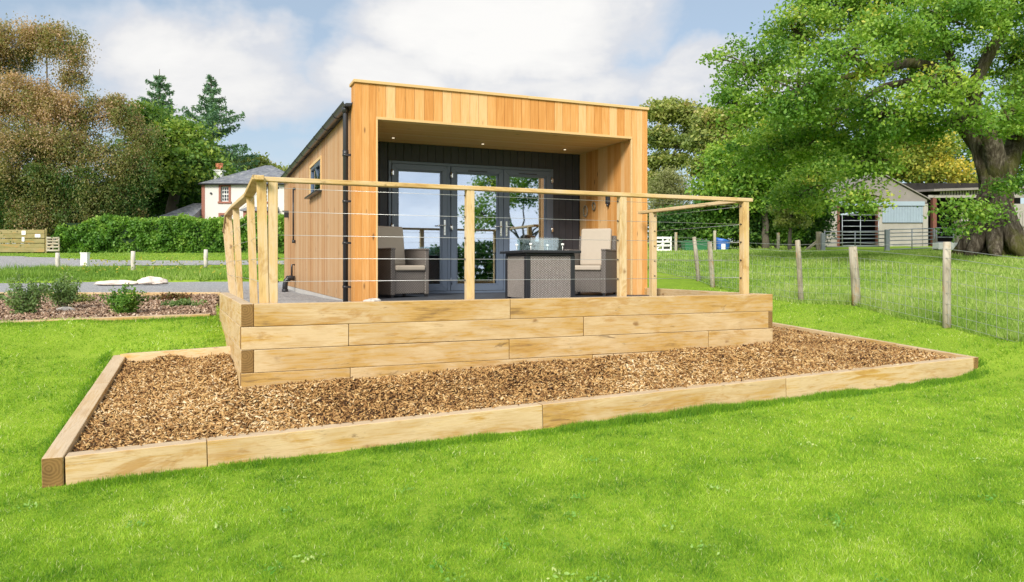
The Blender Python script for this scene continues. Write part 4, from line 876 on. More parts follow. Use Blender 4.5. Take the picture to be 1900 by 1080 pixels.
# ------------------------------------------------------------------ trees
def bez(p0, p1, p2, k=8): return [p0*(1-t)**2+p1*2*t*(1-t)+p2*t*t for t in np.linspace(0, 1, k)]
def tree(name, label, cat, base, tr, fork, blobs, nl, leaf, lw, lmat, rc=.55, bark=None, group=None, up=.7, droop=0, twigs=True, flare=1.5, extra=None, clump=None, tintb=0.0, flat=.6, limbs=True, spread=None, limb_r=None):
    base = Vector(base); root = thing(name, label, cat, loc=base, group=group); bark = bark or M_BARKD
    top = base+Vector(fork); m = MB()
    k = 9; pts = [base.lerp(top, t)+Vector((random.uniform(-.3, .3)*tr, random.uniform(-.3, .3)*tr, 0)) if 0 < t < 1 else base.lerp(top, t) for t in np.linspace(0, 1, k)]
    pts[0] = base-Vector((0, 0, .2)); m.tube(pts, [tr*(flare if i == 0 else 1+(flare-1)*max(0, .55-i/k)*.8) if i < k-1 else tr*.8 for i in range(k)], 16)
    C = []; Tn = []; vols = np.array([(b[3]*b[4]*b[5])**.67 for b in blobs]); vols = vols/vols.sum()
    for bi, b in enumerate(blobs):
        c = Vector(b[:3]); rr = np.array(b[3:6])
        if limbs:
            st = top.lerp(base, random.uniform(0, .25)); mid = st.lerp(c, .5)+Vector((0, 0, -.12*(c-st).length if c.z > st.z+2 else .2*(c-st).length))
            lr_ = limb_r or tr*random.uniform(.28, .45)
            pth = bez(st, mid, c, 8); pth = [p+Vector((random.uniform(-.1, .1), random.uniform(-.1, .1), random.uniform(-.08, .08)))*(1 if 0 < i < 7 else 0) for i, p in enumerate(pth)]
            m.tube(pth, [lr_*(1-.75*i/7) for i in range(8)], 8)
        nlb = int(nl*vols[bi]); nc = max(4, int(nlb/(clump or 90)))
        d = unit(rng.normal(size=(nc, 3))); cr = rng.uniform(.2, 1.0, nc)**.6*np.where(rng.uniform(size=nc) < .22, rng.uniform(1.0, 1.32, nc), 1.0)
        cc = np.array(c)+d*rr*cr[:, None]
        if twigs:
            for q_ in cc[:: max(1, nc//14)]:
                q_ = Vector(q_); mid = c.lerp(q_, .5)+Vector((random.uniform(-.2, .2), random.uniform(-.2, .2), .15)); m.tube(bez(c, mid, q_, 4), [tr*.085, tr*.065, tr*.045, tr*.02], 5, caps=False)
        per = rng.integers(int(nlb/nc*.5), int(nlb/nc*1.5)+1, nc); idx = np.repeat(np.arange(nc), per)
        rcs = rc*rng.uniform(.6, 1.3, nc)
        g_ = rng.normal(size=(len(idx), 3))*.5; ln = np.linalg.norm(g_, axis=1, keepdims=True); g_ = np.where(ln > 1.3, g_/ln*1.3, g_)
        pos = cc[idx]+g_*np.array([1, 1, flat])*rcs[idx][:, None]
        if droop: pos[:, 2] -= droop*rng.uniform(0, 1, len(idx))**2*rcs[idx]
        ct = rng.normal(size=nc)*.17+(b[6] if len(b) > 6 else 0)
        C.append(pos); Tn.append(np.clip(.45+tintb+ct[idx]+rng.normal(size=len(idx))*.09, 0, 1))
    if extra: extra(m, root)
    m.build('trunk', bark, root, A=Matrix())
    C = np.concatenate(C); Tn = np.concatenate(Tn); C -= np.array(base)
    npobj('crown', leaves_mesh('crown', C, leaf, lw, lmat, Tn, up, droop), root); return root
def pb(px, py, Z, rx, ry, dz=0, rz=None, t=0.0):      # crown mass at a distance Z+dz, radii in metres
    Zz = Z+dz; v_ = P(px, py, Zz); k = Zz/F; return (v_.x, v_.y, v_.z, rx*k, (rz if rz else (rx+ry)/2)*k, ry*k, t)
def gb(px, Z): return (X(px, Z), Z, tz(X(px, Z), Z))
# oak
OZ = 23.0; ob = Vector(gb(1842, OZ))
oak_blobs = [pb(1400, 130, OZ, 75, 55, -2), pb(1370, 200, OZ, 45, 40, -3), pb(1480, 60, OZ, 80, 55, -1), pb(1480, 170, OZ, 80, 60, -4), pb(1420, 280, OZ, 80, 45, -1, t=-.05),
    pb(1560, 10, OZ, 90, 60, 0), pb(1570, 110, OZ, 80, 45, -5), pb(1540, 240, OZ, 90, 60, -2, t=-.08), pb(1500, 350, OZ, 60, 45, 2), pb(1640, -40, OZ, 110, 60, -1), pb(1660, 60, OZ, 80, 50, -4), pb(1640, 210, OZ, 80, 50, -4),
    pb(1760, 40, OZ, 90, 70, -3), pb(1740, 160, OZ, 70, 45, -4.5, t=.05), pb(1620, 300, OZ, 60, 40, -3), pb(1600, 365, OZ, 40, 30, -3), pb(1850, -20, OZ, 110, 80, -2), pb(1880, 110, OZ, 70, 60, 2), pb(1950, 180, OZ, 80, 80, -1), pb(1900, 260, OZ, 50, 50, 3),
    pb(1808, 392, OZ, 42, 15, -2.5, rz=30), pb(1765, 388, OZ, 28, 12, -2.8, rz=25), pb(1785, 422, OZ, 26, 10, -3, rz=20), pb(1880, 345, OZ, 35, 22, -2), pb(1800, -150, OZ, 250, 100, 0), pb(1600, -130, OZ, 150, 90, 1), pb(2080, 60, OZ, 180, 150, 0), pb(1460, 230, OZ, 60, 40, 3, t=-.1), pb(1690, 120, OZ, 80, 60, 4, t=-.1), pb(2050, 250, OZ, 120, 90, 3), pb(1790, 225, OZ, 48, 30, -4), pb(1868, 215, OZ, 42, 38, -3.5), pb(1700, 235, OZ, 50, 35, -3), pb(1560, 180, OZ, 60, 35, 1)]
def oak_extra(m, root):
    j = lambda px, py, dz=0: P(px, py, OZ+dz)
    m.tube([j(1853, 350), j(1848, 300, -.2), j(1838, 255, -.5), j(1808, 205, -.8), j(1806, 160, -1), j(1835, 100, -1.2), j(1870, 40, -1.2), j(1885, -30, -1)], [0.344, 0.295, 0.246, 0.213, 0.197, 0.172, 0.139, 0.098], 14)
    m.tube([j(1842, 350), j(1812, 262, .4), j(1785, 215, .6), j(1775, 160, .8), j(1760, 90, 0), j(1740, 10, 0)], [0.295, 0.221, 0.180, 0.148, 0.115, 0.074], 12)
    m.tube([j(1858, 350), j(1885, 260, .6), j(1890, 200, .8), j(1930, 120, 1), j(1980, 20, 1)], [0.328, 0.254, 0.221, 0.180, 0.123], 12)
    m.tube([j(1850, 300, .4), j(1820, 290, .8), j(1780, 235, 1.2), j(1720, 215, 1), j(1640, 205, 0), j(1560, 215, -1)], [0.246, 0.164, 0.131, 0.107, 0.074, 0.041], 10)
    m.tube([j(1812, 180, -.8), j(1760, 130, -1.5), j(1690, 115, -2.5), j(1610, 135, -3), j(1530, 150, -3), j(1430, 150, -3)], [0.213, 0.164, 0.139, 0.107, 0.074, 0.033], 10)
    m.tube([j(1775, 160, .5), j(1700, 150, 0), j(1640, 160, -1), j(1590, 190, -2), j(1520, 215, -2)], [0.164, 0.131, 0.098, 0.066, 0.033], 8)
    m.tube([j(1760, 90), j(1700, 60, -1), j(1620, 40, -1), j(1530, 60, -1)], [0.131, 0.098, 0.066, 0.033], 8)
    m.tube([j(1885, 260, .4), j(1900, 235, 0), j(1940, 215, -.5), j(2000, 200, -.5)], [0.164, 0.148, 0.115, 0.066], 8)
    m.tube([j(1840, 360, -.3), j(1815, 372, -1.2), j(1790, 392, -2.3), j(1755, 394, -2.8)], [0.082, 0.049, 0.033, 0.016], 6)
    for a_, r_ in ((200, .55), (240, .5), (285, .6), (325, .5), (20, .5), (160, .5)):      # buttress roots
        d = Vector((math.cos(R(a_)), math.sin(R(a_)), 0)); m.tube([ob+d*1.15-Vector((0, 0, .10)), ob+d*.80+Vector((0, 0, .22)), ob+d*.46+Vector((0, 0, .9)), ob+d*.25+Vector((0, 0, 1.9))], [0.115, 0.213, 0.246, 0.180], 10)
tree('oak_tree', 'huge spreading green oak with massive mossy trunk at the right of the photo', 'tree', ob, .41, P(1850, 300, OZ)-ob, oak_blobs, 215000, .115, .078, L_OAK, rc=.46, bark=M_BARK, extra=oak_extra, limbs=False, flare=1.25, clump=120, flat=.55)
# copper beech
BZ = 44.0
bl = [pb(20, 60, BZ, 60, 26, 0, t=.05), pb(90, 62, BZ, 45, 24, 0), pb(135, 95, BZ, 28, 24, 0), pb(-50, 60, BZ, 60, 40, 0), pb(30, 95, BZ, 40, 18, 1, t=-.1), pb(135, 135, BZ, 26, 16, 0, t=-.1), pb(5, 120, BZ, 25, 16, 1, t=-.15),
      pb(30, 165, BZ, 75, 28, -1, t=.1), pb(95, 195, BZ, 60, 26, -1, t=.05), pb(-40, 190, BZ, 60, 50, 0), pb(190, 190, BZ, 50, 16, -0.5), pb(240, 212, BZ, 40, 18, -0.5), pb(270, 245, BZ, 22, 18, -0.5), pb(150, 215, BZ, 35, 18, -0.5, t=-.1),
      pb(40, 250, BZ, 80, 32, -2, t=.08), pb(130, 260, BZ, 55, 30, -1.5), pb(205, 285, BZ, 50, 26, -1.5), pb(255, 310, BZ, 34, 28, -1), pb(20, 320, BZ, 75, 34, -2, t=.03), pb(105, 325, BZ, 50, 38, -2), pb(175, 345, BZ, 45, 42, -1.5, t=-.05),
      pb(230, 365, BZ, 35, 40, -1, t=-.15), pb(60, 385, BZ, 60, 30, -2), pb(0, 395, BZ, 50, 30, -1.5, t=-.15), pb(130, 395, BZ, 40, 32, -1.5, t=-.1), pb(195, 395, BZ, 36, 26, -1, t=-.2), pb(-70, 330, BZ, 70, 90, -0.5)]
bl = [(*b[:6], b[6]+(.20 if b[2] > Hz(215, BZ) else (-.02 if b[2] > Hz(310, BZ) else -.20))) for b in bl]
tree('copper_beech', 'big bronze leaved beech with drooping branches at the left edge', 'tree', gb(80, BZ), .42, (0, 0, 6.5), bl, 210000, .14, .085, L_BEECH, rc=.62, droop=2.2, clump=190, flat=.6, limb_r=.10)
# trees behind on the left
tree('broadleaf_tree', 'bright mid green tree between the bronze beech and the white house', 'tree', gb(320, 50), .35, (0, 0, 5), [pb(300, 250, 50, 45, 32), pb(335, 265, 50, 60, 40, -1), pb(290, 300, 50, 55, 40, -1), pb(350, 310, 50, 60, 40, -2), pb(270, 215, 50, 25, 22), pb(385, 315, 52, 30, 20, 2)], 36000, .30, .18, L_MID, rc=1.1, droop=.2, flat=.4, clump=60)
tree('broadleaf_tree', 'dark green tree low behind the slate outbuilding', 'tree', gb(330, 53), .35, (0, 0, 4), [pb(290, 365, 52, 45, 32), pb(345, 362, 52, 40, 28), pb(250, 380, 56, 50, 40), pb(380, 350, 56, 45, 40), pb(200, 390, 54, 60, 40), pb(140, 400, 54, 60, 40), pb(60, 400, 54, 80, 45), pb(-20, 390, 54, 70, 50)], 30000, .34, .2, L_DARK, rc=1.4)
tree('broadleaf_tree', 'yellow green tree peeping over the white house roof', 'tree', gb(470, 64), .3, (0, 0, 4), [pb(445, 306, 64, 28, 16), pb(480, 312, 64, 32, 18), pb(510, 322, 64, 26, 14), pb(440, 325, 64, 30, 16), pb(400, 330, 66, 40, 22), pb(530, 330, 66, 30, 14)], 15000, .32, .2, L_OLIVE, rc=.8)
def conifer(label, px, Z, top_py, rbase, seed):
    rs = np.random.default_rng(seed); base = Vector(gb(px, Z)); H = Hz(top_py, Z)-base.z
    root = thing('conifer', label, 'tree', loc=base, group='tall conifers behind the house')
    m = MB(); m.tube([base-Vector((0, 0, .2)), base+Vector((0, 0, H*.6)), base+Vector((0, 0, H))], [.38, .2, .02], 8)
    C = []; T_ = []; h = H*.18
    while h < H-.3:
        r_ = rbase*(1-h/H)**1.02*rs.uniform(.72, 1.15)+.12; k = 6 if h < H*.85 else 5; a0 = rs.uniform(0, 6.28)
        for i in range(k):
            a_ = a0+6.283*i/k+rs.normal()*.18; rr = r_*rs.uniform(.7, 1.12); d = Vector((math.cos(a_), math.sin(a_), 0)); p = base+Vector((0, 0, h+rs.normal()*.15)); rise = .30 if h > H*.6 else .05
            e = p+d*rr+Vector((0, 0, rise*rr)); mid = p.lerp(e, .55)-Vector((0, 0, .10*rr)); m.tube([p, mid, e], [.06, .04, .012], 4, caps=False)
            nn = int(55*rr+16); t = rs.uniform(.12, 1.03, nn); q_ = np.array([list(p*(1-s)**2+mid*2*s*(1-s)+e*s*s) for s in t])
            wd = .34*(1-t*.55)*max(.5, rr*.42); sdv = np.array([-d.y, d.x, 0]); q_ += sdv*(rs.normal(size=nn)*wd)[:, None]; q_[:, 2] -= np.abs(rs.normal(size=nn))*.20
            C.append(q_); T_.append(np.clip(.4+rs.normal()*.12+rs.normal(size=nn)*.15, 0, 1))
        h += rs.uniform(.60, .85)
    m.build('trunk', M_BARKD, root, A=Matrix()); C = np.concatenate(C)-np.array(base)
    npobj('crown', leaves_mesh('crown', C, .38, .13, L_CONI, np.concatenate(T_), 1.0), root)
conifer('shorter spired conifer rising behind the bright green tree', 296, 62, 128, 9.0, 3)
conifer('taller blue green conifer behind the white house chimney', 392, 58, 139, 8.4, 5)
# right background trees
G2 = 'trees beyond the pasture'
tree('tall_tree', 'tall rounded yellow green tree just right of the cabin', 'tree', gb(1243, 50), .28, (0, 0, 6), [pb(1235, 205, 50, 38, 22, t=.12), pb(1278, 215, 50, 28, 18, t=.1), pb(1225, 255, 50, 28, 20), pb(1275, 262, 50, 28, 18), pb(1225, 300, 50, 26, 16), pb(1262, 300, 50, 22, 14), pb(1290, 240, 51, 22, 18), pb(1215, 335, 50, 30, 20)], 17000, .26, .16, L_OLIVE, rc=.75, flat=.4, group=G2, limb_r=.07, clump=50)
tree('tall_tree', 'brownish tinged tall tree left of the oak crown', 'tree', gb(1335, 47), .26, (0, 0, 6), [pb(1325, 222, 47, 34, 20, t=.2), pb(1360, 225, 47, 30, 22, t=.15), pb(1315, 265, 47, 36, 22), pb(1350, 280, 47, 38, 24), pb(1310, 310, 47, 32, 20), pb(1360, 320, 47, 40, 26)], 22000, .26, .16, L_OLIVE, rc=.8, flat=.45, group=G2, clump=50)
tree('bushy_tree', 'dense bright green tree below the oak crown left side', 'tree', gb(1420, 36), .14, (0, 0, 3), [pb(1370, 300, 36, 55, 38, t=.1), pb(1430, 290, 36, 55, 45, t=.1), pb(1480, 310, 36, 50, 45), pb(1350, 350, 36, 55, 30), pb(1420, 350, 36, 60, 40), pb(1490, 365, 36, 45, 40), pb(1440, 250, 36, 45, 35, t=.1), pb(1510, 290, 36, 40, 40)], 42000, .24, .15, L_OAK, rc=.8, group=G2, clump=60)
tree('bushy_tree', 'pale feathery willow beside the right porch post', 'tree', gb(1235, 40), .14, (0, 0, 2), [pb(1225, 360, 40, 26, 30), pb(1262, 365, 40, 28, 32), pb(1245, 335, 40, 24, 20), pb(1210, 395, 40, 26, 26)], 11000, .20, .05, L_PALE, rc=.6, group=G2, up=0)
for i_, (px, py, Z, rx, ry, lb, lm) in enumerate([(1255, 420, 37, 45, 38, 'dark rounded shrub behind the white pallet gate', L_DARK), (1320, 410, 37, 48, 45, 'dark green shrub behind the green skip', L_HEDGE), (1385, 415, 37, 40, 45, 'dark green shrub right of the blue bin', L_DARK), (1440, 405, 37, 40, 42, 'olive shrub beneath the dense bright tree', L_HEDGE), (1500, 405, 37.5, 32, 50, 'deep green bush against the left wall of the barn', L_DARK)]):
    tree('shrub', lb, 'shrub', gb(px, Z), .08, (0, 0, .6), [pb(px-rx*.4, py+8, Z, rx*.75, ry*.8), pb(px+rx*.4, py+10, Z, rx*.75, ry*.85), pb(px, py-ry*.35, Z, rx*.8, ry*.6)], 11000, .17, .11, lm, rc=.6, group='hedgerow shrubs behind the pasture', twigs=False)
tree('yellow_tree', 'autumn yellow maple showing under the oak boughs above the barns', 'tree', gb(1745, 54), .15, (0, 0, 4), [pb(1690, 305, 54, 45, 30, t=-.2), pb(1745, 315, 54, 45, 28, t=.0), pb(1650, 300, 54, 54, 25, t=-.35), pb(1720, 270, 54, 40, 25, t=-.1), pb(1780, 335, 54, 26, 14, t=.1), pb(1690, 250, 54, 40, 20, t=-.3)], 17000, .26, .17, L_YEL, rc=.95, group=G2)
tree('broadleaf_tree', 'dark green tree behind the barn roofs on the right', 'tree', gb(1830, 58), .4, (0, 0, 5), [pb(1600, 300, 58, 80, 50), pb(1700, 280, 58, 90, 60), pb(1820, 270, 58, 90, 70), pb(1920, 270, 58, 90, 80), pb(1540, 320, 56, 60, 50)], 24000, .34, .22, L_MID, rc=1.4, group=G2)
tree('small_hawthorn', 'small bare stemmed hawthorn before the dark hedgerow', 'tree', gb(1466, 31), .07, (0, 0, 1.6), [pb(1466, 395, 31, 26, 16), pb(1452, 412, 31, 16, 10), pb(1482, 408, 31, 16, 12)], 2200, .14, .09, L_OLIVE, rc=.45)
# trees behind the camera, seen only mirrored in the door glass
tree('oak_tree', 'leafy oak mirrored in the right hand door panes', 'tree', (23.5, -10.5, tz(23.5, -10.5)), .3, (0, 0, 3.2), [(23.5+a_, -10.5+b_, c_, r_, r_, r_*.8, 0) for a_, b_, c_, r_ in ((-2.2, -1.4, 4.6, 1.5), (2, 1.4, 4.8, 1.7), (0, 0, 6.4, 1.7), (-1.4, -1.2, 6.6, 1.3), (2.2, 2.4, 6.6, 1.8), (4, 4, 5, 2))], 11000, .2, .13, L_OAK, rc=.7, clump=60, limb_r=.07)
tree('oak_tree', 'taller oak mirrored in the door pane beside the charcoal wall', 'tree', (29, -5, tz(29, -5)), .35, (0, 0, 4), [(29+a_, -5+b_, c_, r_, r_, r_*.8, 0) for a_, b_, c_, r_ in ((-2.4, -1, 6, 1.8), (2, 1, 6.5, 2.4), (0, 0, 9, 2.4), (-1.4, -2, 8.6, 1.6), (3, 3, 9, 2.4), (4, 4, 5, 2))], 13000, .22, .14, L_OAK, rc=.8, clump=60)
N = 16000; t_ = rng.uniform(0, 1, N); xx = 2+t_*46+rng.normal(size=N)*.5; yy = -34+t_*20+rng.normal(size=N)*.9; zz = rng.uniform(0, 1, N)**.7*(2.4+.8*np.sin(xx*.7)+.5*np.sin(xx*1.9))
tag(npobj('distant_hedgerow', leaves_mesh('distant_hedgerow', np.column_stack([xx, yy, terr(xx, yy)+zz]), .5, .32, L_DARK, rng.uniform(0.1, .9, N), .3)), 'far field hedgerow mirrored low in the glazed doors', 'hedgerow', kind='stuff')

# ------------------------------------------------------------------ hedge, left field gate and fence
HZ = 41.0
hx0, hx1 = X(105, HZ), X(545, HZ); hz0 = 2.2; hzt = Hz(407, HZ)
hd = thing('clipped_hedge', 'long clipped green hedge in front of the white house', 'hedge', loc=(X(300, HZ), HZ, hz0))
m = MB(); m.box(hx0+.2, hx1, HZ+.1, HZ+1.4, 1.9, hzt-.2); m.build('stems', plain('hedge_core', (.012, .03, .01), .95), hd, A=Matrix())  # one solid dark box as hedge core behind the leaves
N = 52000; x_ = rng.uniform(hx0, hx1, N); fr_ = rng.uniform(size=N) < .68
zt_ = hzt+.16*vn(x_, x_*0, .7)+.12*vn(x_, x_*0, 2.3)-.45*np.clip((hx0+2.5-x_)/2.5, 0, 1)
y_ = np.where(fr_, HZ+rng.normal(size=N)*.12, HZ+rng.uniform(0, 1.5, N)); z_ = np.where(fr_, 2.1+rng.uniform(0, 1, N)*(zt_-2.1), zt_+rng.normal(size=N)*.09)
y_ = y_-np.where(fr_, .28*vn(x_, z_, 1.6)+.15*vn(x_, z_, 4), 0)
tn = np.clip(.42+.22*vn(x_, z_, 1.3, 3)+.15*vn(x_, z_, 4, 8)+rng.normal(size=N)*.12+.25*(~fr_), 0, 1)
npobj('foliage', leaves_mesh('foliage', np.column_stack([x_, y_, z_])-np.array([X(300, HZ), HZ, hz0]), .18, .12, L_HEDGE, tn, .2), hd)
FZ = 40.5
bf = thing('board_fence', 'mossy horizontal board fence beside the drive at far left', 'fence', loc=(X(40, FZ), FZ, Hz(468, FZ)))
for i, py in enumerate((430, 438, 447, 456, 464)):
    timber('board', (X(-90, FZ), FZ, Hz(py, FZ)), (X(83, FZ), FZ, Hz(py, FZ)), .04, .235 if i else .22, bf, [M_FENCEW, M_FENCEW], .01)
for px in (-80, -20, 30, 60, 84): timber('post', (X(px, FZ), FZ+.08, Hz(471, FZ)), (X(px, FZ), FZ+.08, Hz(424, FZ)), .1, .1, bf, [M_FENCEW, M_FENCEW], .01)
for (px, py, w, h, lb) in ((44, 432, .22, .22, 'upper small white notice on the mossy board fence'), (43, 444, .14, .24, 'lower small white notice on the mossy board fence'), (70, 437.5, .30, .18, 'wide white notice on the mossy board fence near the gate')):
    m = MB(); v = P(px, py, FZ-.04); m.box(-w/2, w/2, -.015, .015, -h/2, h/2); o_ = m.build('notice', M_WHITE, None, A=Matrix.Translation(v), own=Matrix.Translation(v), bevel=.004); tag(o_, lb, 'notice', 'white notices on the fence')
def bar_gate(label, p, q, h, nb, mat, r_=.022, brace=True, posts=True, wood=False, group=None, cat='gate', name='field_gate'):
    p, q = Vector(p), Vector(q); g_ = thing(name, label, cat, loc=(p+q)/2, group=group); d = (q-p)
    m = MB()
    for i in range(nb):
        z_ = .10+(h-.12)*(i/(nb-1))**.9
        if wood: m.bar(p+Vector((0, 0, z_)), q+Vector((0, 0, z_)), .03, .09)
        else: m.tube([p+Vector((0, 0, z_)), q+Vector((0, 0, z_))], r_, 6)
    m.build('bars', mat, g_, A=Matrix())
    for t in (0, 1, .5) if brace else (0, 1):
        a = p+d*t; m = MB()
        if wood: m.bar(a+Vector((0, .03, .05)), a+Vector((0, .03, h+.04)), .06, .06, up=(0, 1, 0))
        else: m.tube([a+Vector((0, 0, .06)), a+Vector((0, 0, h))], r_*1.1, 6)
        m.build('stile', mat, g_, A=Matrix())
    if wood: m = MB(); m.bar(p+Vector((0, .05, .1)), q+Vector((0, .05, h)), .03, .08); m.build('brace', mat, g_, A=Matrix())
    return g_
z_ = Hz(468, FZ)
bar_gate('small grey wooden five bar gate left of the hedge', (X(87, FZ), FZ, z_), (X(109, FZ), FZ, z_-.0), .82, 5, M_OLDWOOD, wood=True)
# posts and wire beyond the yard
vf = thing('wire_fence', 'three pale posts with thin wire on the verge beyond the yard', 'fence', loc=(X(247, 30), 30, Hz(500, 30)))
vp = [(107, 498, 469, 30), (247, 502, 466, 29.5), (382, 494, 463, 31)]
for (px, pb_, pt_, Z) in vp: round_post(vf, X(px, Z), Z, Hz(pb_+3, Z), Hz(pt_, Z), .085, mats=M_STONE)
for dz in (.15, .4):
    m = MB(); m.tube([Vector((X(px, Z), Z-.07, Hz(pt_, Z)-dz)) for px, b_, pt_, Z in [(-60, 0, 471, 30)]+vp+[(520, 0, 462, 32)]], .008, 4); m.build('wire', M_GALV, vf)
m = MB(); v = P(158, 495, 29); m.box(-.13, .13, -.1, .1, .05, .52); m.box(-.15, .15, -.12, .12, .52, .56); m.box(-.05, .05, -.11, -.1, .30, .42)
o_ = m.build('marker_box', M_WHITE, None, A=Matrix.Translation(v), own=Matrix.Translation(v), bevel=.01); tag(o_, 'small white meter box standing on the verge between two fence posts', 'meter box')
# white sacks at the yard edge
def lump(name, label, cat, loc, sx, sy, sz, mat, seed, group=None):
    rs = np.random.default_rng(seed); nu, nv = 40, 22; V = []; ph = rs.uniform(0, 6.28, 8)
    for j in range(nv+1):
        th2 = math.pi*j/nv
        for i in range(nu):
            a_ = 2*math.pi*i/nu; r_ = 1+.13*math.sin(3*a_+ph[0])*math.sin(th2)+.08*math.sin(5*a_+ph[1]+2*th2)+.06*math.sin(9*a_+ph[2]-3*th2)+.05*math.sin(7*th2+4*a_+ph[3])+.03*abs(math.sin(13*a_+9*th2+ph[4])); c_ = math.cos(th2)
            V.append((sx*r_*math.sin(th2)*math.cos(a_), sy*r_*math.sin(th2)*math.sin(a_), sz*(c_ if c_ > 0 else c_*.3)*r_))
    Fc = [[j*nu+i, j*nu+(i+1) % nu, (j+1)*nu+(i+1) % nu, (j+1)*nu+i] for j in range(nv) for i in range(nu)]
    me = np_mesh(name, np.array(V), np.array(Fc), mat, smooth=True); o = npobj(name, me, None, Matrix.Translation(loc)); return tag(o, label, cat, group)
M_SACK = plain('pale_sacking', (.62, .54, .47), .9, .15, 5, bstr=.5)
lump('sack', 'flat pale sack lying at the verge edge, the long low one', 'sack', P(218, 527, 20.5), .62, .35, .10, M_SACK, 2)
lump('sack', 'crumpled pale sack at the verge edge, the higher one nearer the railing', 'sack', P(281, 525, 20.5), .40, .28, .16, M_SACK, 3)
# shrubs in the left bed
def bedshrub(name, label, px, py, Z, w, h, lm, nl, stem=.15, seed=0, leafs=.045):
    b = Vector((X(px, Z), Z, float(lbz(np.array([X(px, Z)]), np.array([Z]))[0])-.02))
    root = thing(name, label, 'shrub', loc=b, group='shrubs in the bark bed'); m = MB(); C = []; Tn = []; ns = 22
    for i in range(ns):
        a_ = random.uniform(0, 6.28); rr = random.uniform(.15, 1.0)*w/2; hh_ = h*random.uniform(.55, 1.12)*(1-.35*rr/(w/2)); d = Vector((math.cos(a_), math.sin(a_), 0))
        p0 = b+d*.03; p1 = b+d*rr*.5+Vector((0, 0, hh_*.65)); p2 = b+d*rr*1.1+Vector((random.uniform(-.03, .03), 0, hh_))
        m.tube(bez(p0, p1, p2, 6), [.006, .005, .004, .0035, .003, .002], 5, caps=False)
        k = nl//ns; t = rng.uniform(stem, 1.04, k)**.8; q_ = np.array([list(p0*(1-q)**2+p1*2*q*(1-q)+p2*q*q) for q in t]); q_ += rng.normal(size=(k, 3))*(.022+.03*h)*(1.1-.4*t[:, None])
        C.append(q_); Tn.append(np.clip(.45+random.uniform(-.22, .22)+rng.normal(size=k)*.12, 0, 1))
    m.build('stems', M_BARKD, root, A=Matrix()); C = np.concatenate(C)-np.array(b)
    npobj('foliage', leaves_mesh('foliage', C, leafs, leafs*.5, lm, np.concatenate(Tn), .5), root)
bedshrub('rose_bush', 'loose leggy rose bush, leftmost in the shrub bed', 48, 582, 9.6, .52, .60, L_ROSE, 2600, stem=.05)
bedshrub('rose_bush', 'rose bush with narrow bare foot beside the pale stone', 118, 572, 10.6, .46, .56, L_ROSE, 2400, stem=.3)
bedshrub('leafy_shrub', 'dense deep green shrub nearest the lawn edging', 232, 588, 9.7, .48, .44, L_HEDGE, 3200, stem=.0)
bedshrub('heather', 'low reddish dark shrub near the yard board', 320, 562, 12.6, .75, .17, L_RED, 2400, stem=.0)
bedshrub('low_shrub', 'low spreading green shrub in front of the reddish one', 338, 580, 11.0, .60, .15, L_ROSE, 2000, stem=.0)
bedshrub('low_shrub', 'tiny twiggy shrub between the second rose and the dense green shrub', 155, 568, 12.0, .35, .22, L_OLIVE, 500, stem=.0)
lump('stone', 'pale flat stone at the foot of the second rose bush', 'stone', (X(121, 10.2), 10.2, .96), .13, .10, .06, M_STONE, 5)
lump('stone', 'pale stone by the foot of the black downpipe', 'stone', bx(1.62, 2.3, 1.13), .12, .09, .06, M_STONE, 8)
# tall weeds on verge
N = 330; xx = rng.uniform(X(150, 28), X(520, 28), N); yy = rng.uniform(26, 29.5, N)
tag(npobj('verge_weeds', leaves_mesh('verge_weeds', np.column_stack([xx, yy, terr(xx, yy)+rng.uniform(.1, .6, N)]), .16, .05, L_YEL, rng.uniform(0, .8, N), 0)), 'scattered yellowing weeds on the verge beyond the yard', 'weeds', kind='stuff')

# ------------------------------------------------------------------ house
HO = 46.0; hb = Hz(466, HO)
def hp(px, py, dy=0): return Vector((X(px, HO), HO+dy, Hz(py, HO)))
hs_ = thing('white_house', 'cream rendered house with slate hip roof and red stone window surrounds', 'house', loc=(X(460, HO), HO, hb))
xa, xb_ = X(376, HO), X(560, HO); ze = Hz(340, HO); yb_ = HO+6
# wall with real openings
wins = [(X(410, HO), X(424.5, HO), Hz(374, HO), Hz(346, HO), 3, 4), (X(409.5, HO), X(425, HO), Hz(425, HO), Hz(399, HO), 3, 4), (X(486, HO), X(500, HO), Hz(374, HO), Hz(346, HO), 3, 4)]
m = MB(); cuts = sorted([(w[0], w[1]) for w in (wins[0], wins[2])]); xs_ = xa
for (c0, c1) in cuts:
    m.box(xs_, c0, HO, HO+.3, hb-.5, ze); xs_ = c1
m.box(xs_, xb_, HO, HO+.3, hb-.5, ze)
m.box(cuts[0][0], cuts[0][1], HO, HO+.3, wins[0][3], ze); m.box(cuts[0][0], cuts[0][1], HO, HO+.3, wins[1][3], wins[0][2]); m.box(cuts[0][0], cuts[0][1], HO, HO+.3, hb-.5, wins[1][2])
m.box(cuts[1][0], cuts[1][1], HO, HO+.3, wins[2][3], ze); m.box(cuts[1][0], cuts[1][1], HO, HO+.3, hb-.5, wins[2][2])
m.box(xa, xa+.3, HO+.3, yb_, hb-.5, ze); m.box(xb_-.3, xb_, HO+.3, yb_, hb-.5, ze); m.box(xa+.3, xb_-.3, yb_-.3, yb_, hb-.5, ze)
m.build('wall', M_RENDER, hs_, A=Matrix())
m = MB(); m.box(xa-.06, xa+.14, HO-.02, HO-.001, hb, ze); m.build('quoins', M_SAND, hs_, A=Matrix())
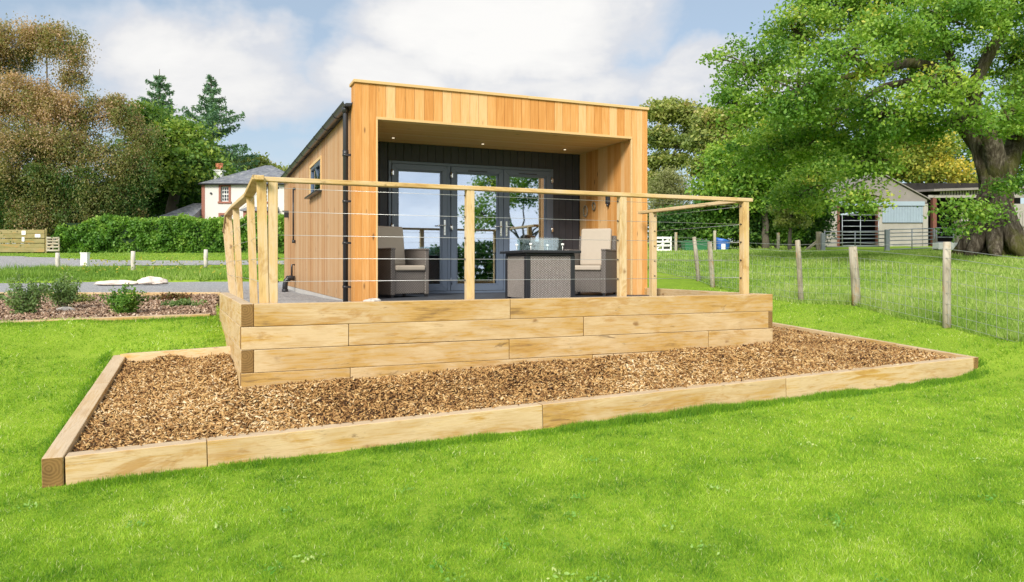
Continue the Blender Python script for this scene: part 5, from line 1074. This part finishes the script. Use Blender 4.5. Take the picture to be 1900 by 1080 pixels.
for (x0, x1, z0, z1, nx_, nz_) in wins:
    m = MB(); s = .13
    m.box(x0-s, x0, HO-.04, HO+.08, z0, z1+s); m.box(x1, x1+s, HO-.04, HO+.08, z0, z1+s); m.box(x0, x1, HO-.04, HO+.08, z1, z1+s); m.box(x0-s-.05, x1+s+.05, HO-.07, HO+.08, z0-.12, z0)
    wn = m.build('window', M_SAND, hs_, A=Matrix())
    m = MB(); f = .05
    m.box(x0, x0+f, HO+.08, HO+.14, z0, z1); m.box(x1-f, x1, HO+.08, HO+.14, z0, z1); m.box(x0+f, x1-f, HO+.08, HO+.14, z0, z0+f); m.box(x0+f, x1-f, HO+.08, HO+.14, z1-f, z1)
    for i in range(1, nx_): c_ = x0+(x1-x0)*i/nx_; m.box(c_-.014, c_+.014, HO+.09, HO+.13, z0+f, z1-f)
    for i in range(1, nz_): c_ = z0+(z1-z0)*i/nz_; w2 = .028 if i == 2 else .014; m.box(x0+f, x1-f, HO+.085, HO+.135, c_-w2, c_+w2)
    m.build('frame', M_WHITE, wn, A=Matrix()); m = MB(); m.box(x0+f, x1-f, HO+.145, HO+.15, z0+f, z1-f); m.build('pane', M_WIN, wn, A=Matrix())
m = MB(); ap0 = Vector((X(462, HO), HO+3.0, Hz(307, HO+3))); ap1 = Vector((X(475, HO), HO+3.0, ap0.z)); e = .18; ez = ze-.02
c4 = [Vector((xa-e, HO-e, ez)), Vector((xb_+e, HO-e, ez)), Vector((xb_+e, yb_+e, ez)), Vector((xa-e, yb_+e, ez))]
m.add(c4+[ap0, ap1]+[c+Vector((0, 0, -.08)) for c in c4], [(0, 1, 5, 4), (1, 2, 5), (2, 3, 4, 5), (3, 0, 4), (0, 6, 7, 1), (1, 7, 8, 2), (2, 8, 9, 3), (3, 9, 6, 0), (9, 8, 7, 6)])
rf = m.build('roof', M_SLATE, hs_, A=Matrix())
m = MB(); half_gutter(m, 0, 0, .06, 0, 1)
m = MB(); m.tube([(xa-e, HO-e-.05, ez-.06), (xb_+e, HO-e-.05, ez-.06)], .05, 8); m.build('gutter', M_BLACK, hs_, A=Matrix())
m = MB(); v = P(407, 330, HO+1.8); m.box(v.x-.26, v.x+.26, v.y-.25, v.y+.25, v.z-.6, v.z+.42); m.box(v.x-.31, v.x+.31, v.y-.3, v.y+.3, v.z+.42, v.z+.50); chm = m.build('chimney', M_WHITE, rf, A=Matrix())
m = MB()
for dx in (-.12, .12): m.tube([(v.x+dx, v.y, v.z+.5), (v.x+dx, v.y, v.z+.68), (v.x+dx, v.y, v.z+.95)], [.13, .11, .12], 10)
m.build('chimney_pot', M_BRICKR, rf, A=Matrix())
m = MB(); v = hp(392, 359, -.02); m.tube([v, v+Vector((0, -.05, 0))], .07, 10); m.build('vent', M_BLACK, hs_, A=Matrix())
m = MB(); x0, x1 = X(462, HO), X(512, HO); m.box(x0, x1, HO-1.0, HO-.002, hb-.3, Hz(392, HO)); m.build('entrance_porch', M_SAND, hs_, A=Matrix())
m = MB(); zz_ = Hz(392, HO); m.add([(x0-.15, HO-1.15, zz_), (x1+.15, HO-1.15, zz_), (x1+.15, HO, zz_+.28), (x0-.15, HO, zz_+.28), (x0-.15, HO-1.15, zz_-.06), (x1+.15, HO-1.15, zz_-.06), (x1+.15, HO-.003, zz_-.06), (x0-.15, HO-.003, zz_-.06)], [(0, 1, 2, 3), (4, 7, 6, 5), (0, 4, 5, 1), (1, 5, 6, 2), (3, 7, 4, 0)]); m.build('porch_roof', M_SLATE, hs_, A=Matrix())
ot = thing('outbuilding', 'low slate roofed outbuilding attached left of the white house', 'outbuilding', loc=(X(335, 45), 45, hb))
m = MB(); x0, x1 = X(303, 45), X(373, 46)-.02; z1 = Hz(403, 45); m.box(x0, x1, 45, 49, hb-.5, z1); m.build('wall', M_BLOCK, ot, A=Matrix())
m = MB(); z2 = Hz(376, 46.5); c4 = [(x0-.25, 44.75, z1), (x1, 44.75, z1), (x1, 49.2, z1), (x0-.25, 49.2, z1)]
m.add(c4+[(x1-.9, 47, z2), (x1, 47, z2)]+[(a, b, c-.08) for a, b, c in c4], [(0, 1, 5, 4), (1, 2, 5), (2, 3, 4, 5), (3, 0, 4), (0, 6, 7, 1), (1, 7, 8, 2), (2, 8, 9, 3), (3, 9, 6, 0), (9, 8, 7, 6)]); m.build('roof', M_SLATE, ot, A=Matrix())

# ------------------------------------------------------------------ barns
BN = 44.0
def q3(px, py, dy=0): return (X(px, BN), BN+dy, Hz(py, BN))
b0 = Hz(462, BN)
ba = thing('stone_barn', 'gabled grey barn with pale blue sheeted door and dark left opening', 'barn', loc=(X(1620, BN), BN, b0))
m = MB()   # gable sheeting above the lintel
g5 = [(1552, 376), (1720, 374), (1720, 371), (1632, 322), (1552, 363)]
g5 = [(1528, 378), (1720, 376), (1720, 370), (1630, 322), (1528, 372)]
vs = [q3(a, b) for a, b in g5]+[q3(a, b, .12) for a, b in g5]; m.add(vs, [(0, 1, 2, 3, 4), (9, 8, 7, 6, 5)]+[(i, i+5, (i+1) % 5+5, (i+1) % 5) for i in range(5)])
m.build('gable', M_FIBRE, ba, A=Matrix())
m = MB(); x0, x1 = X(1520, BN), X(1553, BN); m.box(x0, x1, BN, BN+.25, b0-.3, Hz(378, BN)); m.build('wall', M_BLOCK, ba, A=Matrix()); m = MB(); x0, x1 = X(1637, BN), X(1712, BN); m.box(x0, x1, BN+.05, BN+.25, b0-.3, Hz(414, BN)); m.box(X(1712, BN), X(1721, BN), BN-.05, BN+.3, b0-.3, Hz(378, BN)); m.box(X(1630, BN), X(1637, BN), BN, BN+.25, b0-.3, Hz(378, BN)); m.build('wall', M_BLOCK, ba, A=Matrix())
m = MB()
for i in range(26):
    xx0 = X(1637, BN)+(X(1712, BN)-X(1637, BN))*i/26; w_ = (X(1712, BN)-X(1637, BN))/26; m.box(xx0, xx0+w_*.6, BN-.05, BN, Hz(413, BN), Hz(383, BN)); m.box(xx0+w_*.6, xx0+w_, BN-.02, BN, Hz(413, BN), Hz(383, BN))
m.build('sheeted_door', M_BARNBLUE, ba, A=Matrix())
m = MB(); m.box(X(1553, BN), X(1714, BN), BN-.12, BN-.001, Hz(382, BN), Hz(374, BN)); m.build('lintel', M_BARNBLUE, ba, A=Matrix())
for a, b in ((1553, 1558), (1627, 1630)):
    m = MB(); m.box(X(a, BN), X(b, BN)-.01, BN-.03, BN+.2, b0-.2, Hz(382, BN)); m.build('door_post', M_OLDRED, ba, A=Matrix())
m = MB(); xl, xr, xm_ = X(1524, BN), X(1724, BN), X(1630, BN); 
for (xe, ze_) in ((xl, Hz(373, BN)), (xr, Hz(371, BN))):
    zr = Hz(320, BN); m.add([(xe, BN-.15, ze_), (xm_, BN-.15, zr), (xm_, BN+12, zr), (xe, BN+12, ze_), (xe, BN-.15, ze_+.06), (xm_, BN-.15, zr+.06), (xm_, BN+12, zr+.06), (xe, BN+12, ze_+.06)], [(0, 1, 2, 3), (7, 6, 5, 4), (0, 4, 5, 1), (3, 2, 6, 7), (0, 3, 7, 4)])
m.build('roof', M_FIBRE, ba, A=Matrix())
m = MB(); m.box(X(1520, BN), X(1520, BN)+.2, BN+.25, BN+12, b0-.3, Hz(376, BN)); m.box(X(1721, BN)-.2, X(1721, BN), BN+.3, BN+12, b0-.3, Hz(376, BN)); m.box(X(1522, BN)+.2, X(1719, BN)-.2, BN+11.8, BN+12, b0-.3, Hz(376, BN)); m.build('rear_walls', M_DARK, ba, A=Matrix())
bb = thing('open_barn', 'open fronted barn with pale vertical boarding half hidden by the oak', 'barn', loc=(X(1830, BN), BN, b0))
m = MB(); xa_, xz = X(1726, BN), X(2080, BN)
m.add([(xa_, BN-.4, Hz(352, BN)), (xz, BN-.4, Hz(340, BN)), (xz, BN+9, Hz(318, BN)), (xa_, BN+9, Hz(330, BN)), (xa_, BN-.4, Hz(356, BN)), (xz, BN-.4, Hz(344, BN)), (xz, BN+9, Hz(322, BN)), (xa_, BN+9, Hz(334, BN))], [(0, 1, 2, 3), (7, 6, 5, 4), (0, 4, 5, 1), (1, 5, 6, 2), (2, 6, 7, 3), (3, 7, 4, 0)]); m.build('roof', M_FIBRE, bb, A=Matrix())
m = MB(); px = 1745
while px < 1900: m.box(X(px, BN), X(px+3.2, BN), BN+.02, BN+.05, Hz(362, BN), Hz(350-(px-1745)*.03, BN)); px += 5.2
px = 1784
while px < 1900: m.box(X(px, BN), X(px+2.6, BN), BN+.02, BN+.05, Hz(432, BN), Hz(395, BN)); px += 5.2
m.build('slatted_boarding', M_BLOCK, bb, A=Matrix())
m = MB(); m.box(X(1722, BN), xz, BN-.06, BN+.01, Hz(367, BN), Hz(362, BN)); m.build('beam', M_BLOCK, bb, A=Matrix())
for a, b in ((1730, 1737), (1875, 1880)):
    m = MB(); m.box(X(a, BN), X(b, BN), BN-.065, BN+.2, b0-.3, Hz(367, BN)); m.build('post', M_OLDRED, bb, A=Matrix())
m = MB(); m.box(X(1882, BN), xz, BN+.06, BN+.26, b0-.3, Hz(378, BN)); m.build('wall', M_BLOCK, bb, A=Matrix())
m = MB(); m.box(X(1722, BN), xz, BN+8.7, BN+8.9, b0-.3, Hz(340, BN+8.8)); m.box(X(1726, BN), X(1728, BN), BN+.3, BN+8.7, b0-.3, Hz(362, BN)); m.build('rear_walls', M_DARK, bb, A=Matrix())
# gates and yard furniture before the barns
GZ = 33.0; GG = 'galvanised gates before the barns'
def gpt(px, py, Z=GZ): return (X(px, Z), Z, Hz(py, Z))
bar_gate('galvanised gate before the dark barn opening, left of the yard', gpt(1530, 471), gpt(1643, 470), 1.02, 6, M_GALV, group=GG)
bar_gate('galvanised gate before the pale blue barn door', gpt(1650, 467), gpt(1733, 464, 34), 1.02, 6, M_GALV, group=GG)
bar_gate('galvanised rails between the two barns, nearest the oak trunk', gpt(1737, 464, 34), gpt(1800, 464, 35), 1.05, 5, M_GALV, group=GG, name='metal_hurdle', cat='hurdle')
bar_gate('tall metal bar gate hung inside the dark barn opening', (X(1560, BN), BN-.2, b0+.1), (X(1627, BN), BN-.2, b0+.1), 1.95, 6, M_GALV, r_=.022, name='barn_gate')
def single_post(px, py0, py1, Z, w, mat, label, name='gate_post', cat='post', group='gate posts by the barns', rnd=False):
    v0 = Vector(gpt(px, py0, Z)); v1 = Vector(gpt(px, py1, Z)); o_ = timber(name, v0-Vector((0, 0, .1)), v1, w, w, None, [mat, mat], .01); tag(o_, label, cat, group); return o_
single_post(1527, 471, 433, GZ-.2, .16, M_GALV, 'grey steel gate post left of the first galvanised gate')
single_post(1646, 470, 426, GZ-.1, .17, M_GALV, 'grey steel gate post between the two galvanised gates')
single_post(1519, 470, 430, GZ, .18, M_OLDWOOD, 'stout wooden straining post beside the leftmost steel gate post')
single_post(1735, 466, 424, 34.2, .15, M_OLDWOOD, 'wooden post where the second gate meets the rails')
single_post(1777, 468, 408, 34, .22, M_OLDWOOD, 'tall weathered wooden post just left of the oak trunk')
single_post(1806, 466, 422, 33, .12, M_OLDWOOD, 'slim wooden post against the left side of the oak')
single_post(1881, 470, 414, 30, .11, M_OLDWOOD, 'slim wooden post right of the oak trunk')
rl = thing('rail_fence', 'weathered wooden rail fence right of the oak trunk', 'fence', loc=gpt(1890, 470, 31))
for py in (422, 432, 443, 454, 464): timber('rail', gpt(1855, py, 31), gpt(1960, py, 31), .04, .10, rl, [M_OLDWOOD, M_OLDWOOD], .006)
timber('post', gpt(1940, 474, 31), gpt(1940, 415, 31), .1, .1, rl, [M_OLDWOOD, M_OLDWOOD], .006)
br_ = timber('brace', gpt(1490, 469, 33.1), gpt(1516, 448, 33.1), .10, .10, None, [M_OLDWOOD, M_OLDWOOD], .006); tag(br_, 'slanting timber strut propping the stout wooden post', 'strut')
for (a, b, lb) in ((1742, 1772, 'white water trough in front of the open barn, left one'), (1784, 1800, 'white water trough tucked against the oak roots')):
    m = MB(); Z = 32.5; x0, x1 = X(a, Z), X(b, Z); z0, z1 = Hz(463, Z), Hz(450, Z); m.box(x0, x1, Z, Z+.04, z0, z1); m.box(x0, x1, Z+.46, Z+.5, z0, z1); m.box(x0, x0+.04, Z+.04, Z+.46, z0, z1); m.box(x1-.04, x1, Z+.04, Z+.46, z0, z1); m.box(x0, x1, Z+.04, Z+.46, z0, z0+.05)
    v = Matrix.Translation(((x0+x1)/2, Z+.25, z0)); o_ = m.build('water_trough', M_WHITE, None, A=Matrix(), own=v, bevel=.01); tag(o_, lb, 'trough', 'white troughs by the barns')
# green skip, blue bin, pallets, far posts
SZ = 33.5
sk = thing('green_skip', 'long green plastic trough with pale rim behind the pasture', 'container', loc=gpt(1291, 466, SZ))
m = MB(); x0, x1 = X(1270, SZ), X(1314, SZ); z0, z1 = Hz(467, SZ), Hz(447, SZ)
m.add([(x0+.06, SZ, z0), (x1-.06, SZ, z0), (x1-.06, SZ+.7, z0), (x0+.06, SZ+.7, z0), (x0, SZ-.06, z1), (x1, SZ-.06, z1), (x1, SZ+.76, z1), (x0, SZ+.76, z1)], [(0, 3, 2, 1), (0, 1, 5, 4), (1, 2, 6, 5), (2, 3, 7, 6), (3, 0, 4, 7), (4, 5, 6, 7)]); m.build('body', M_GREENP, sk, A=Matrix(), bevel=.02)
m = MB(); m.box(x0-.04, x1+.04, SZ-.10, SZ-.061, z1-.03, z1+.02); m.box(x0-.04, x1+.04, SZ+.761, SZ+.80, z1-.03, z1+.02); m.build('rim', M_GREENP, sk, A=Matrix())
bn = thing('blue_barrel', 'bright blue tapered plastic tub beside the green trough', 'tub', loc=gpt(1342, 467, SZ))
v = Vector(gpt(1343, 468, SZ)); m = MB(); m.tube([v+Vector((-.02, .3, 0)), v+Vector((0, .3, .25)), v+Vector((0, .3, .52)), v+Vector((.02, .3, .60))], [.26, .30, .35, .37], 20); m.build('tub', M_BLUE, bn, A=Matrix()); m = MB(); m.box(v.x-.12, v.x+.06, v.y-.04, v.y-.03, v.z+.12, v.z+.38); m.build('label_patch', M_WHITE, bn, A=Matrix())
bar_gate('white painted pallet gate behind the pasture next to the porch', gpt(1215, 468, SZ), gpt(1245, 468, SZ), .68, 4, M_WHITE, wood=True, name='pallet_gate')
for (px, p0_, p1_, lb) in ((1254, 470, 431, 'leaning pale post right of the white pallet gate'), (1326, 466, 428, 'pale post rising behind the green trough'), (1444, 464, 432, 'pale post before the dark hedgerow under the oak edge')):
    single_post(px, p0_, p1_, SZ-.3, .11, M_OLDWOOD, lb, 'fence_post', 'post', 'posts at the far side of the pasture')
